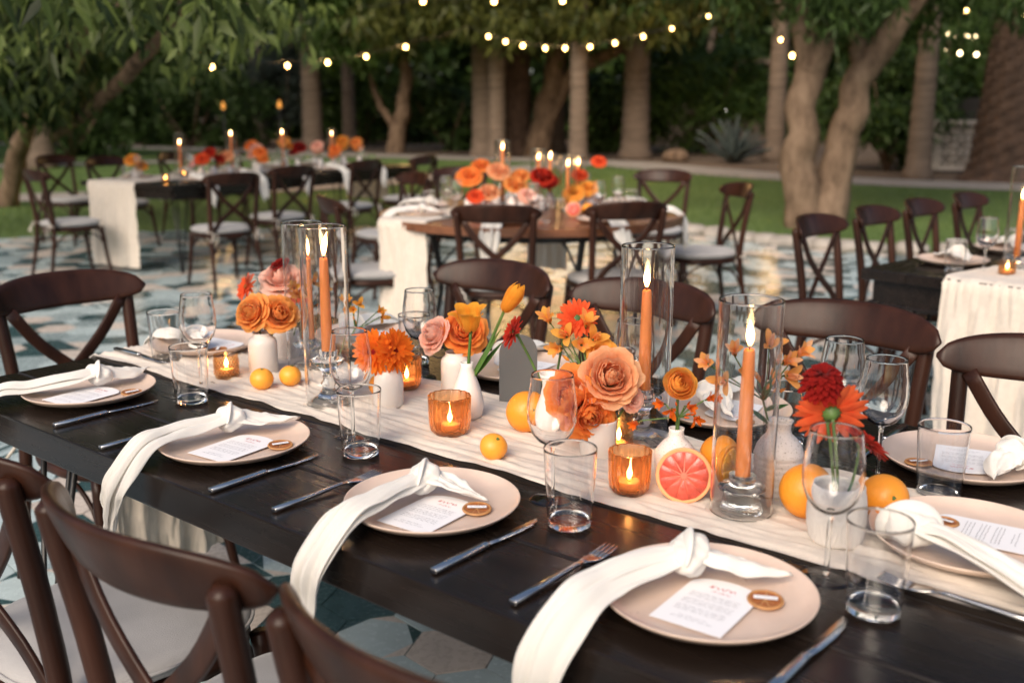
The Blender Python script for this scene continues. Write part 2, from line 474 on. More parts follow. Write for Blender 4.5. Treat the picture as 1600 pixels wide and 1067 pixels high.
# ------------------------------------------------------------------ patio of patchwork hexagon tiles
tm = [M('tile_teal', (.042, .086, .094), .26, var=.2, scale=14, bump=.06, bscale=60, rvar=.1), M('tile_pale_blue', (.47, .57, .585), .26, var=.08, scale=14, bump=.06, bscale=60, rvar=.1),
      M('tile_cream', (.60, .53, .47), .28, var=.07, scale=14, bump=.06, bscale=60, rvar=.1), M('tile_mid_grey', (.32, .40, .415), .27, var=.1, scale=14, bump=.06, bscale=60, rvar=.1)]
HS = .128
def hexv(s, z): return [(s * math.cos(R(60 * k)), s * math.sin(R(60 * k)), z) for k in range(6)]
def lerp(a, b, t): return tuple(a[i] * (1 - t) + b[i] * t for i in range(3))
def tile_mesh(kind):
    b = MB(); s = HS - .0022; h = hexv(s, 0); c = (0, 0, 0)
    main = {0: 0, 1: 1, 2: 2, 3: 3}.get(kind, 1)
    if kind < 4: b.add(h, [tuple(range(6))], kind)
    elif kind == 4: b.add([h[0], h[1], h[2], h[3]], [(0, 1, 2, 3)], 0); b.add([h[3], h[4], h[5], h[0]], [(0, 1, 2, 3)], 2)
    elif kind == 5:
        for k, mi in ((0, 0), (2, 1), (4, 3)): b.add([c, h[k], h[(k + 1) % 6], h[(k + 2) % 6]], [(0, 1, 2, 3)], mi)
    elif kind == 6:                                     # chevrons
        for k, mi in enumerate((1, 0, 1, 0)):
            t0, t1 = k / 4, (k + 1) / 4
            b.add([lerp(h[1], h[0], t0), lerp(h[1], h[0], t1), lerp(h[2], h[3], t1), lerp(h[2], h[3], t0)], [(0, 1, 2, 3)], mi)
        for k, mi in enumerate((3, 1, 0, 1)):
            t0, t1 = k / 4, (k + 1) / 4
            b.add([lerp(h[0], h[5], t0), lerp(h[0], h[5], t1), lerp(h[3], h[4], t1), lerp(h[3], h[4], t0)], [(3, 2, 1, 0)], mi)
    elif kind == 7:
        q = [lerp(h[k], h[(k + 1) % 6], .5) for k in range(6)]
        b.add(q, [tuple(range(6))], 1)
        for k in range(6): b.add([q[k - 1], h[k], q[k]], [(0, 1, 2)], 0 if k % 2 else 2)
    lo = hexv(s, -.012)
    b.add(h + lo, [(k, (k + 1) % 6, 6 + (k + 1) % 6, 6 + k)[::-1] for k in range(6)], main)
    return b
TK = [tile_mesh(k) for k in range(8)]; TM = [t.mesh('tile', tm, smooth=False) for t in TK]
patio_b = MB(); patio_b.add([(x, y, -.008) for x, y in PATIO], [tuple(range(len(PATIO)))])
patio_b.add([(x, y, -.008) for x, y in PATIO] + [(x, y, -.09) for x, y in PATIO], [(i, len(PATIO) + i, len(PATIO) + (i + 1) % len(PATIO), (i + 1) % len(PATIO)) for i in range(len(PATIO))])
patio = struct('patio', patio_b.mesh('patio', m_grout, smooth=False))
cs, sn = math.cos(R(14)), math.sin(R(14)); cells = []
for i in range(-70, 71):
    for j in range(-60, 61):
        x0, y0 = 1.5 * HS * i, math.sqrt(3) * HS * (j + .5 * (i % 2))
        x, y = x0 * cs - y0 * sn, x0 * sn + y0 * cs + 5
        cells.append((x, y))
cells = np.array(cells); cells = cells[inside(cells[:, 0], cells[:, 1], PATIO) & (np.abs(cells[:, 0]) < 1.2 + .62 * np.maximum(cells[:, 1], 0) + 1.6)]
dpt = cells[:, 1] * math.cos(PITCH) + 1.391 * math.sin(PITCH)
sx = 800 + 1600 * cells[:, 0] / dpt; sy = 533.5 - 1600 * (cells[:, 1] * math.sin(PITCH) - 1.391 * math.cos(PITCH)) / dpt
k = (1.391 - TZ) / 1.391; q = cells * k - TO; uu, vv = q @ TU, q @ TN          # is the sight line blocked by the front table?
vis = (sx > -40) & (sx < 1640) & (sy < 1110) & ~((uu > .05) & (uu < TL) & (vv > 0.02) & (vv < TW)) & (dpt > .6)
order = np.argsort(np.where(vis, dpt, 1e3))
one = set(order[:300].tolist())
V, F4, MI, o = [], [], [], 0
rot = [int(q) for q in rng.integers(0, 6, len(cells))]; kinds = rng.choice(8, len(cells), p=[.2, .2, .15, .08, .09, .10, .11, .07])
rest = MB()
for i, (x, y) in enumerate(cells):
    dz = float(rng.normal(0, .0006))
    a = R(14) + R(60) * rot[i]
    if i in one: put('tile', TM[kinds[i]], patio, (x, y, dz), a)
    else:
        c, s = math.cos(a), math.sin(a); t = TK[kinds[i]]
        o = len(rest.V); rest.V += [(x + p[0] * c - p[1] * s, y + p[0] * s + p[1] * c, p[2] + dz) for p in t.V]
        rest.F += [tuple(q + o for q in f) for f in t.F]; rest.I += t.I
r = put('tile_field', rest.mesh('tile_field', tm, smooth=False), patio); r['kind'] = 'stuff'

# rough stones edging the patio towards the tree
se = thing('stone_edging', 'rough grey stones edging the patio in front of the two-trunked tree', 'stone edging', (2.6, 10.7, 0))
ep = spline([(1.75, 12.0), (2.0, 11.7), (2.55, 10.85), (3.0, 10.45), (3.5, 10.15), (4.4, 9.95), (5.2, 9.9)], 17)
for i, p in enumerate(ep):
    b = MB(); rr = .17 + .05 * nz(i * 1.7); prof = [(.6, -.05), (1, 0), (.95, .05), (.7, .085), (.2, .095)]
    b.lathe([(q * rr, z * (1 + .4 * nz(i * 2.3, 5))) for q, z in prof], 14, mod=lambda a, z, i=i: 1 + .22 * nz(math.cos(a) * 1.3 + i, math.sin(a) * 1.3, z * 6))
    put('stone', b.mesh('stone', MT['stone']), se, (p[0] - 2.6, p[1] - 10.7, 0), i)

# ------------------------------------------------------------------ foliage helpers
def leaves(pos, L, Wd, droop, seedv, spread=1.0, bend=.25):
    """one folded five-point leaf at each position; returns vertices, quads"""
    g = np.random.default_rng(seedv); n = len(pos)
    d = g.normal(0, 1, (n, 3)) * np.array([spread, spread, .6]); d[:, 2] -= droop
    d /= np.linalg.norm(d, axis=1, keepdims=True)
    r = g.normal(0, 1, (n, 3)); s = np.cross(d, r); s /= np.linalg.norm(s, axis=1, keepdims=True); nn = np.cross(s, d)
    l = (L * g.uniform(.5, 1.3, n))[:, None]; w = (Wd * g.uniform(.7, 1.2, n))[:, None]
    V = np.empty((n, 5, 3)); down = np.array([0, 0, -1.])
    V[:, 0] = pos; V[:, 1] = pos + d * l * .5 + nn * w * .18; V[:, 2] = pos + d * l + down * l * bend
    V[:, 3] = pos + d * l * .42 + s * w * .5; V[:, 4] = pos + d * l * .42 - s * w * .5
    base = np.arange(n)[:, None] * 5
    F = np.concatenate([base + np.array([[0, 3, 2, 1]]), base + np.array([[0, 1, 2, 4]])])
    return V.reshape(-1, 3), F
def cloud(centers, radii, n, seedv, shell=.55):
    g = np.random.default_rng(seedv); C = np.array(centers); Rr = np.array(radii)
    if Rr.ndim == 1: Rr = np.repeat(Rr[:, None], 3, 1) * np.array([1, 1, .8])
    w = np.prod(Rr, 1) ** .67; idx = g.choice(len(C), n, p=w / w.sum())
    v = g.normal(0, 1, (n, 3)); v /= np.linalg.norm(v, axis=1, keepdims=True)
    return C[idx] + v * Rr[idx] * (g.uniform(0, 1, (n, 1)) ** shell)
def foliage(lo, hi, name): return M(name, lo, .5, var=.25, c2=hi, island=True, trans=.3, spec=.3)
FOL = dict(dark=foliage((.030, .062, .016), (.072, .125, .032), 'dark_foliage'), mid=foliage((.038, .08, .017), (.09, .15, .034), 'mid_foliage'),
           olive=foliage((.05, .075, .018), (.12, .13, .03), 'olive_foliage'), bright=foliage((.05, .11, .02), (.11, .18, .04), 'bright_foliage'),
           mixed=foliage((.016, .032, .008), (.14, .19, .045), 'mixed_broad_foliage'), grey=foliage((.055, .075, .06), (.10, .13, .105), 'grey_green_foliage'))  # mixed: highlights and near-black shade painted into the spread of leaf tones
def crown_obj(parent, centers, radii, n, L, Wd, droop, mat, sd, bend=.25, off=(0, 0, 0)):
    P = cloud(centers, radii, n, sd); V, F = leaves(P, L, Wd, droop, sd + 1, bend=bend)
    c = put('crown', fast_mesh('crown', V - np.array(off), F, FOL[mat]), parent); c['kind'] = 'stuff'; return c
def clumps(c, R3, n, r, sd, flat=1.0):
    g = np.random.default_rng(sd); v = g.normal(0, 1, (n, 3)); v /= np.linalg.norm(v, axis=1, keepdims=True)
    return (np.array(c) + v * np.array(R3) * (g.uniform(.15, 1, (n, 1)) ** .5)).tolist(), g.uniform(.7, 1.3, n) * r
def wob(pts, n, amp, sd):
    P = spline(pts, n); return [Vector((p[0] + amp * nz(i * .35, sd), p[1] + amp * nz(i * .35, sd, 9), p[2])) for i, p in enumerate(P)]
def trunk_mesh(parts, mat, sd, seg=14, rough=.12):
    b = MB()
    for pts, rad in parts:
        n = 24; P = wob(pts, n, rad[0] * .25, sd); rr = np.interp(np.linspace(0, 1, n), np.linspace(0, 1, len(rad)), rad)
        b.tube(P, [r * (1 + rough * nz(i * .6, sd + 4)) for i, r in enumerate(rr)], seg)
    b.V = [tuple(Vector(v) + Vector((nz(v[0] * 5, v[1] * 5, v[2] * 2.5), nz(v[1] * 5, v[2] * 2.5, v[0] * 5), 0)) * rough * .3) for v in b.V]
    return b.mesh('trunk', MT[mat])

# ------------------------------------------------------------------ trees
def base_rel(pts, o): return [(p[0] - o[0], p[1] - o[1], p[2] - o[2]) for p in pts]
def make_tree(label, o, limbs, mat, crown, name='tree', group=None):
    t = thing(name, label, 'tree', o, 0, group)
    put('trunk', trunk_mesh([(base_rel(p, o), r) for p, r in limbs], mat, int(abs(o[0]) * 10)), t)
    for (c, r, n, L, Wd, dr, m, sd) in crown: crown_obj(t, c, r, n, L, Wd, dr, m, sd, off=o)
    return t
Y = 12.35
o = at(1272, 352, Y)
cl, cr = clumps((3.9, 12.8, 3.75), (3.0, 2.6, 1.5), 70, .62, 11); cl2, cr2 = clumps((4.6, 12.2, 2.55), (1.9, 1.2, .35), 16, .4, 12); cl3, cr3 = clumps((2.6, 12.2, 2.75), (1.3, 1.0, .35), 12, .4, 13)
make_tree('two-trunked tree with smooth tan bark on the lawn behind the right-hand chairs', o,
          [([at(1262, 356, Y), at(1256, 318, Y), at(1248, 250, Y), at(1252, 180, Y), at(1266, 110, Y), at(1262, 40, Y), at(1250, -40, Y)], [.29, .24, .205, .18, .17, .14, .08]),
           ([at(1288, 356, Y), at(1300, 300, Y), at(1318, 225, Y), at(1328, 175, Y), at(1346, 120, Y), at(1378, 72, Y), at(1420, 20, Y), at(1470, -40, Y)], [.27, .22, .185, .18, .175, .165, .11, .06]),
           ([at(1268, 110, Y), at(1290, 60, Y), at(1300, -20, Y + .5)], [.15, .12, .06]), ([at(1350, 118, Y), at(1338, 60, Y), at(1330, -30, Y - .4)], [.13, .1, .05])],
          'bark', [(cl + cl2 + cl3, np.concatenate([cr, cr2, cr3]), 24000, .15, .042, 1.1, 'dark', 21), (*clumps((4.2, 14, 6.8), (5, 4.5, 2.2), 60, 1.0, 14), 5500, .36, .16, .5, 'dark', 22)])  # second clump set: high canopy above the frame, added to shade the garden
# a low tree with long drooping leaves, at the left; its boughs reach over the patio towards the camera
o = at(14, 322, 15.0)
bo1 = [at(14, 326, 15), at(24, 260, 14.6), at(46, 190, 14), at(80, 120, 13), at(140, 70, 11)]
bo2 = [at(85, 215, 12.5), at(130, 180, 12), at(180, 135, 11.3), at(222, 92, 10.5), at(270, 30, 9.5), at(330, -60, 8.5)]
cl, cr = clumps((-4.3, 9.0, 2.95), (2.2, 3.2, .75), 60, .45, 31); c2, r2 = clumps((-5.9, 11.5, 2.0), (1.1, 1.6, .6), 22, .5, 32)
tl = make_tree('low tree with long drooping leaves overhanging the left edge of the patio', o,
          [(bo1, [.15, .13, .11, .09, .05]), (bo2, [.05, .07, .075, .07, .05, .03]), ([bo1[3], at(120, 60, 11.5), at(200, 10, 9), at(240, -30, 6.5), at(150, -50, 4.8)], [.08, .07, .06, .05, .03])],
          'bark', [(cl, cr, 7500, .19, .07, .8, 'mixed', 33), (c2, r2, 4500, .24, .075, 1.1, 'dark', 34), (*clumps((-6.0, 12.5, 5.2), (4, 4, 1.6), 50, .9, 35), 4000, .36, .16, .5, 'dark', 36)])  # last clumps: unseen upper canopy, added to keep the ground behind in shade
tw = []
for k, (px, py, Yd) in enumerate([(10, -20, 4.6), (45, -5, 4.5), (75, -15, 4.7), (100, 5, 4.9), (130, -5, 5.2), (165, -15, 5.4), (200, 0, 5.2), (235, -25, 5.6), (262, 0, 6.0), (300, -10, 5.6), (322, 5, 5.0), (345, -5, 5.1), (355, 20, 5.4), (395, 0, 6.5), (425, -10, 6.2), (400, 45, 7.5), (310, 60, 6.5), (280, 75, 6.8), (250, 30, 6.0), (210, 40, 6.6), (150, 30, 6.4), (95, 55, 6.8), (55, 45, 6.2), (15, 35, 5.6), (15, 75, 7), (60, 105, 8.5), (120, 85, 8.5), (95, 130, 9.5), (35, 130, 9.0), (295, 105, 8.5), (330, 85, 8), (440, 30, 8), (470, 55, 9), (520, 20, 9), (10, 170, 10), (90, 165, 11)]):
    c = at(px, py, Yd); g = np.random.default_rng(100 + k); n = 22
    tw.append(np.array(c) + g.normal(0, 1, (n, 3)) * np.array([.085, .085, .06]) * (Yd / 5))
P = np.concatenate(tw); V, F = leaves(P, .155, .056, 1.1, 77, spread=1.2, bend=.25)
hb = put('hanging_leaves', fast_mesh('hanging_leaves', V - np.array(o), F, FOL['mixed']), tl); hb['kind'] = 'stuff'
# forked tree in the middle distance
Y = 30.5; o = at(846, 246, Y)
cl, cr = clumps((.9, 30, 5.6), (6.6, 4.2, 2.4), 90, 1.0, 41); c2, r2 = clumps((.2, 27.5, 3.55), (5.2, 1.6, .5), 34, .6, 42)
make_tree('forked tree with one limb arching right under the bulbs, behind the round table', o,
          [([at(838, 250, Y), at(846, 205, Y), at(858, 150, Y), at(870, 95, Y), at(872, 40, Y)], [.42, .36, .30, .26, .15]),
           ([at(856, 190, Y), at(870, 158, Y), at(888, 128, Y), at(915, 100, Y), at(955, 84, Y), at(990, 60, Y - .5), at(1020, 10, Y - 1)], [.24, .24, .23, .22, .19, .14, .08])],
          'bark', [(cl + c2, np.concatenate([cr, r2]), 22000, .34, .13, 1.0, 'olive', 43), (*clumps((0, 27, 9.5), (9, 7, 2.2), 80, 1.6, 44), 3500, .6, .3, .5, 'dark', 45)])  # wide top clumps out of view, put in to shade the middle distance
Y = 33.0; o = at(620, 240, Y)
cl, cr = clumps((-4.2, 32.5, 4.9), (2.6, 2.4, 2.0), 40, .8, 51); c2, r2 = clumps((-4.6, 31.8, 3.0), (1.3, .8, .5), 10, .45, 52)
make_tree('slender leaning tree with a side branch in front of the dark hedge', o,
          [([at(618, 242, Y), at(622, 205, Y), at(630, 165, Y), at(634, 110, Y), at(628, 30, Y)], [.33, .27, .22, .18, .1]), ([at(618, 205, Y), at(604, 180, Y), at(592, 160, Y), at(575, 110, Y)], [.12, .12, .1, .05])],
          'bark', [(cl + c2, np.concatenate([cr, r2]), 8000, .3, .13, .8, 'bright', 53), (*clumps((-8, 30, 8.5), (6, 7, 2.0), 60, 1.6, 54), 2500, .6, .3, .5, 'dark', 55)])  # top clumps spread past the tree, unseen, added for shade over the garden
# palms: trunk and a head of fronds above the frame
def frond_mesh(L, n=22, wl=.5):
    b = MB(); rach = []
    for i in range(n + 1):
        t = i / n; rach.append(Vector((L * t * (1 - .18 * t), 0, L * (.55 * t - .95 * t * t))))
    b.tube(rach, [.03 * (1 - .8 * i / n) + .004 for i in range(n + 1)], 5)
    for i in range(2, n + 1):
        p = rach[i]; t = i / n; l = wl * (math.sin(math.pi * min(1, .15 + t * .85)) ** .6) + .1
        for s in (-1, 1):
            q = p + Vector((l * .45, s * l * .8, -l * .35)); w = Vector((.035, 0, 0))
            b.add([p - w, p + w, q], [(0, 1, 2)])
    return b
FR = [frond_mesh(2.3).mesh('frond', FOL['mid'], smooth=False), frond_mesh(1.5, 16, .35).mesh('frond', FOL['dark'], smooth=False)]
def make_palm(label, px, py, Y, r0, r1, H, mat='palm', lean=0, big=0, nf=16):
    o = at(px, py, Y); o.z = min(o.z, 0) if abs(o.z) < .6 else o.z; o.z = 0
    t = thing('palm_tree', label, 'palm tree', o, 0, 'palms beyond the lawn'); b = MB(); n = 110 if mat == 'dpalm' else 46
    rings = []
    for i in range(n):
        z = H * i / (n - 1); f = i / (n - 1)
        r = (r1 + (r0 - r1) * (1 - f) ** 3) * (1 + (.05 if i % 2 else -.03) * (.5 if mat == 'dpalm' else 1))
        if z < .5: r *= 1 + .3 * (1 - z / .5) ** 2
        rings.append([(lean * f * H + r * math.cos(a) * (1 + .05 * nz(a, z)) * (1 + (.05 * math.cos(a * 7 + i * 1.57) if mat == 'dpalm' else 0)), r * math.sin(a) * (1 + (.05 * math.cos(a * 7 + i * 1.57) if mat == 'dpalm' else 0)), z - .06 + (.05 * math.sin(a * 7 + i * 1.57) if mat == 'dpalm' else 0)) for a in (2 * math.pi * j / 14 for j in range(14))])
    b.loft(rings); put('trunk', b.mesh('trunk', MT[mat], smooth=mat != 'dpalm'), t)
    for k in range(nf):
        put('frond', FR[1 if not big else 0], t, mw=Matrix.Translation((lean * H, 0, H - .1)) @ Matrix.Rotation(k * 2.4, 4, 'Z') @ Matrix.Rotation(R(-25 + 60 * (k / nf)), 4, 'Y'))
    return t
make_palm('tall grey palm trunk rising behind the rightmost candle of the far-left table', 490, 236, 34, .36, .27, 7.5)
make_palm('thin dark palm trunk left of the tall grey palm', 409, 222, 42, .3, .24, 8.5)
make_palm('narrow pale trunk between the tall grey palm and the leaning tree', 547, 228, 38, .27, .2, 8)
make_palm('pale palm trunk at the left of the central trio of trunks', 757, 244, 30, .36, .33, 7.5)
make_palm('tan palm trunk close beside the pale one in the central trio', 777, 246, 28.8, .24, .22, 7.8)
make_palm('thick dark trunk in the middle of the central trio', 808, 244, 31, .42, .36, 8.2, 'dpalm')
make_palm('grey palm trunk half hidden behind the forked tree', 866, 240, 33, .36, .3, 8)
make_palm('slim pale palm trunk right of the forked tree', 903, 254, 27, .25, .2, 7)
make_palm('stout ringed palm trunk at the right end of the bulb string', 992, 247, 29.5, .42, .32, 7)
make_palm('pinkish palm trunk just left of the two-trunked tree', 1209, 252, 28, .28, .21, 7.4)
make_palm('distant thin palm trunk topped by a small bulb', 1105, 232, 40, .16, .14, 7.6)
make_palm('straight pale palm trunk right of the two-trunked tree', 1433, 280, 21, .25, .185, 6.4)
make_palm('massive rough brown date palm trunk at the right edge', 1562, 282, 20.5, .62, .42, 7, 'dpalm', big=1, lean=.02)
make_palm('short mossy trunk on the lawn at far left', 66, 262, 24.5, .3, .27, 6.5)
# shrubs and the wood behind them
def shrub(label, px, py, Y, rx, rz, mat, n, L, Wd, dr, sd):
    o = at(px, py, Y); o.z = 0; t = thing('shrub', label, 'shrub', o)
    cl, cr = clumps((0, 0, rz * .9), (rx, rx * .7, rz * .85), 22, min(rx, rz) * .42, sd)
    b = MB()
    for k in range(5): b.tube([(0, 0, -.05), (rx * .3 * math.cos(k * 1.3), rx * .3 * math.sin(k * 1.3), rz * .6), (rx * .6 * math.cos(k * 1.3), rx * .6 * math.sin(k * 1.3), rz * 1.3)], [.05, .035, .012], 6)
    put('stem', b.mesh('stem', MT['bark']), t); P = cloud(cl, cr, n, sd); P = P[P[:, 2] > .02]; V, F = leaves(P, L, Wd, dr, sd + 1)
    c = put('leafage', fast_mesh('leafage', V, F, FOL[mat]), t); c['kind'] = 'stuff'; return t
shrub('feathery bright green shrub right of the stout ringed palm', 1100, 232, 33, 2.4, 2.1, 'bright', 6000, .5, .09, .2, 61)
shrub('dense dark shrub filling the gap behind the two-trunked tree', 1385, 268, 24, 1.5, 1.5, 'dark', 5200, .22, .10, .4, 62)
shrub('dark shrub at the foot of the central trunks, left side', 700, 236, 35, 2.2, 1.2, 'dark', 4200, .28, .12, .4, 63)
shrub('round dark shrub behind the candles of the far-left table', 300, 225, 38, 3.2, 1.5, 'dark', 4200, .3, .12, .4, 64)
shrub('mid green leafy shrub left of the leaning tree', 570, 215, 40, 2.0, 2.6, 'bright', 4200, .34, .14, .6, 65)
shrub('low dark shrub between slim and stout palm trunks', 950, 238, 34, 1.6, 1.3, 'mid', 3600, .28, .12, .4, 66)
shrub('dark hedge-like shrub beside the date palm', 1490, 262, 27, 1.6, 2.3, 'mid', 4600, .3, .12, .6, 67)
shrub('dark bush under the drooping tree at the left edge', 110, 232, 30, 2.6, 1.7, 'dark', 4600, .28, .11, .5, 68)
shrub('grey green spiky cactus-like shrub behind the candles', 445, 222, 39, 1.5, 2.2, 'grey', 2600, .6, .08, -.6, 69)
N1 = 80000; g = np.random.default_rng(5)
wx = g.uniform(-46, 46, N1); wy = 44 + 12 * g.uniform(0, 1, N1) ** 1.5 + 2.5 * np.sin(wx * .5); wz = np.where(g.uniform(0, 1, N1) < .6, g.uniform(-.1, 8, N1), g.uniform(7, 26, N1) - 4 * g.uniform(0, 1, N1) * (1 + np.sin(wx * .37)))
V, F = leaves(np.stack([wx, wy, wz], 1), .75, .42, .6, 6)
mi = (np.sin(wx * .33) + np.sin(wx * .11 + 2) + .8 * np.sin(wz * .9 + wx * .2) + g.normal(0, .5, N1) > .7).astype(int); mi = np.concatenate([mi, mi])
wd = put('woodland', fast_mesh('woodland', V, F, [FOL['dark'], FOL['mid']], mi=mi)); wd['kind'] = 'stuff'; tag(wd, 'dark mass of trees closing the garden behind the palms', 'woodland')
# the wood goes on to both sides of the garden
for s, lb in ((-1, 'dark trees along the left side of the garden'), (1, 'dark trees along the right side of the garden')):
    n = 20000; yy = g.uniform(16, 50, n); xx = s * (14 + .62 * (yy - 14) + g.uniform(0, 8, n)); zz = g.uniform(0, 16, n)
    V, F = leaves(np.stack([xx, yy, zz], 1), .85, .45, .6, 8 + s); w_ = put('side_woodland', fast_mesh('side_woodland', V, F, FOL['dark'])); w_['kind'] = 'stuff'; tag(w_, lb, 'woodland')

# agave, boulder, breeze-block wall, far pavilion
o = at(1145, 250, 27); o.z = 0; ag = thing('agave', 'blue grey agave with long pointed leaves beyond the path', 'agave', o)
b = MB(); n = 22
for i in range(n + 1):
    t = i / n; w = .11 * math.sin(math.pi * (.12 + .88 * t) ** .8) * (1 - t * .35) + .002
    b.V += [(t * .55 + .05, -w, 1.25 * t - .35 * t * t + .02), (t * .55 + .08, 0, 1.25 * t - .35 * t * t - .03), (t * .55 + .05, w, 1.25 * t - .35 * t * t + .02)]
b.F = [(i * 3 + j, i * 3 + j + 1, i * 3 + j + 4, i * 3 + j + 3) for i in range(n) for j in range(2)]; b.I = [0] * len(b.F)
am = b.mesh('leaf', M('agave_leaf', (.055, .075, .072), .6, var=.2))
for k in range(30): put('leaf', am, ag, mw=Matrix.Rotation(k * 2.4, 4, 'Z') @ Matrix.Rotation(R(-22 + 68 * (k / 30)), 4, 'Y') @ Matrix.Scale(.8 + .4 * ((k * 7) % 5) / 5, 4), solid=.012)
o = at(1058, 238, 28); o.z = 0; b = MB(); b.lathe([(.02, -.05), (.34, -.05), (.38, .1), (.3, .22), (.15, .28), (.02, .3)], 18, mod=lambda a, z: 1 + .25 * nz(math.cos(a) * 1.4, math.sin(a) * 1.4, z * 3))
tag(put('boulder', b.mesh('boulder', MT['bark']), None, o), 'low brown boulder beside the agave beyond the path', 'boulder')
o = at(1460, 276, 23.2); o.z = 0; bw = thing('breeze_block_wall', 'low wall of pale patterned breeze blocks behind the date palm', 'wall', o, R(-6))
b = MB(); S = .30
for s in (-1, 1): b.box((s * (S / 2 - .012), 0, S / 2), (.024, .1, S)); b.box((0, 0, S / 2 + s * (S / 2 - .012)), (S - .05, .1, .024))
for rr in (.105,):
    ri = [[(r_ * math.cos(a), y_, S / 2 + r_ * math.sin(a)) for r_, y_ in ((rr, -.05), (rr, .05), (rr - .026, .05), (rr - .026, -.05))] for a in (2 * math.pi * j / 20 for j in range(21))]
    b.loft(ri, cap=False)
for k in range(6):
    a = k * math.pi / 3; b.tube([(.03 * math.cos(a), 0, S / 2 + .03 * math.sin(a)), (.085 * math.cos(a), 0, S / 2 + .085 * math.sin(a))], .018, 6)
bm = b.mesh('block', MT['block'], smooth=False)
for i in range(12):
    for j in range(3): put('block', bm, bw, (.2 + i * .303, 0, .1 + j * .303))
b = MB(); b.box((1.85, 0, .05), (3.9, .2, .1)); put('footing', b.mesh('footing', MT['block'], smooth=False), bw)
b = MB(); b.box((1.85, 0, 1.05), (3.95, .24, .09)); put('cap', b.mesh('cap', MT['block'], smooth=False), bw, bev=.01)
b = MB(); b.box((-.15, 0, .55), (.42, .34, 1.1)); put('pillar', b.mesh('pillar', MT['stone'], smooth=False), bw, bev=.02)
b = MB(); b.box((1.85, 2.2, .8), (4.2, .1, 1.6)); put('back_panel', b.mesh('back_panel', M('dark_screen', (.02, .017, .014), .9), smooth=False), bw)
o = at(1120, 222, 41); o.z = 0; pv = thing('pavilion', 'distant tan pavilion with two lit openings behind the feathery shrub', 'pavilion', o)
pm = M('tan_render', (.12, .09, .065), .9)
b = MB(); b.box((0, 1, 1.5), (4.2, 1.6, 3)); put('wall', b.mesh('wall', pm, smooth=False), pv)
b = MB(); b.box((0, 1, 3.1), (4.8, 2.2, .2)); put('roof', b.mesh('roof', pm, smooth=False), pv)
for x, z, w, h_ in ((-.32, 1.62, .26, .72), (.36, 1.5, .34, .8)):
    b = MB(); b.box((x, .17, z), (w, .06, h_)); f_ = put('window', b.mesh('window', MT['window'], smooth=False), pv)
    b = MB()
    for q in (-1, 1): b.box((x + q * (w / 2 + .03), .15, z), (.06, .1, h_ + .12)); b.box((x, .15, z + q * (h_ / 2 + .03)), (w, .1, .06))
    b.box((x, .13, z - .05), (w, .03, .05)); put('frame', b.mesh('frame', pm, smooth=False), f_)

# ------------------------------------------------------------------ strings of bulbs
b = MB(); b.lathe([(.001, -.062), (.016, -.058), (.026, -.046), (.03, -.03), (.026, -.012), (.014, .003), (.012, .008)], 14); BULB = b.mesh('bulb', MT['bulb'])
b = MB(); b.lathe([(.001, -.062), (.016, -.058), (.026, -.046), (.03, -.03), (.026, -.012), (.014, .003), (.012, .008)], 14); BULBW = b.mesh('bulb', MT['bulbw'])
b = MB(); b.lathe([(.0135, .002), (.016, .006), (.016, .04), (.008, .05), (.004, .052)], 10); SOCK = b.mesh('socket', MT['twine'])
BL = bpy.data.lights.new('bulb_light', 'POINT'); BL.energy = 10; BL.color = (1, .58, .22); BL.shadow_soft_size = .04
def lamp(bb):
    q = bpy.data.objects.new('bulb_light', BL); COL.objects.link(q); q.parent = bb; q.location = (0, 0, -.10)
def string(label, pts, Ys, ends, sag=.05, bm=BULB):
    P = [at(px, py, y_) for (px, py), y_ in zip(pts, Ys)]; o = P[0].copy()
    t = thing('string_lights', label, 'string lights', o, 0, 'strings of warm bulbs')
    for p in P:
        bb = put('bulb', bm, t, p - o); put('socket', SOCK, bb); lamp(bb)
    cp = [ends[0]] + [p + Vector((0, 0, .05)) for p in P] + [ends[1]]; L = []
    for a, c in zip(cp, cp[1:]):
        for k in range(8): q = a.lerp(c, k / 8); L.append(q - Vector((0, 0, sag * math.sin(math.pi * k / 8))) - o)
    L.append(cp[-1] - o); b = MB(); b.tube(L, .007, 5); put('cable', b.mesh('cable', MT['twine']), t)
string('string of eight warm bulbs dipping between the central trunks', [(763, 55), (790, 63), (817, 69), (852, 73), (883, 73), (922, 71), (961, 65), (1005, 55)], [20] * 8, (at(735, 40, 20.5), at(1050, 40, 20.5)))
string('string of five spaced bulbs sloping down to the left', [(634, 71), (572, 86), (512, 95), (449, 100), (331, 102)], [18.5, 18, 17.5, 17, 16.5], (at(735, 40, 20.5), at(230, 90, 16)))
string('string of three bulbs along the top edge of the picture', [(661, -1), (772, -1), (879, -2)], [15, 15, 15], (at(560, 10, 15.5), at(1000, -25, 15)))
string('string of four small bulbs through the crown of the two-trunked tree', [(1050, 43), (1107, 24), (1220, 60), (1238, 84)], [25, 26, 22, 16], (at(1005, 50, 25), at(1300, 110, 14)))
o = at(1500, 20, 19); lf = thing('light_frame', 'hanging frame of seven small bulbs beside the date palm', 'light fixture', o)
b = MB()
for k, (px, py) in enumerate([(1482, 50), (1497, 55), (1512, 53), (1523, 56), (1475, 78), (1500, 81), (1526, 83)]):
    p = at(px, py, 19) - o; bb = put('bulb', BULBW, lf, p); put('socket', SOCK, bb); b.tube([p + Vector((0, 0, .05)), Vector((p.x, p.y, .02))], .004, 4)
b.tube([at(1462, 20, 19) - o, at(1535, 20, 19) - o], .018, 6); b.tube([Vector((0, 0, 0)), Vector((0, 0, 1.6))], .008, 5); put('bar', b.mesh('bar', MT['twine']), lf)
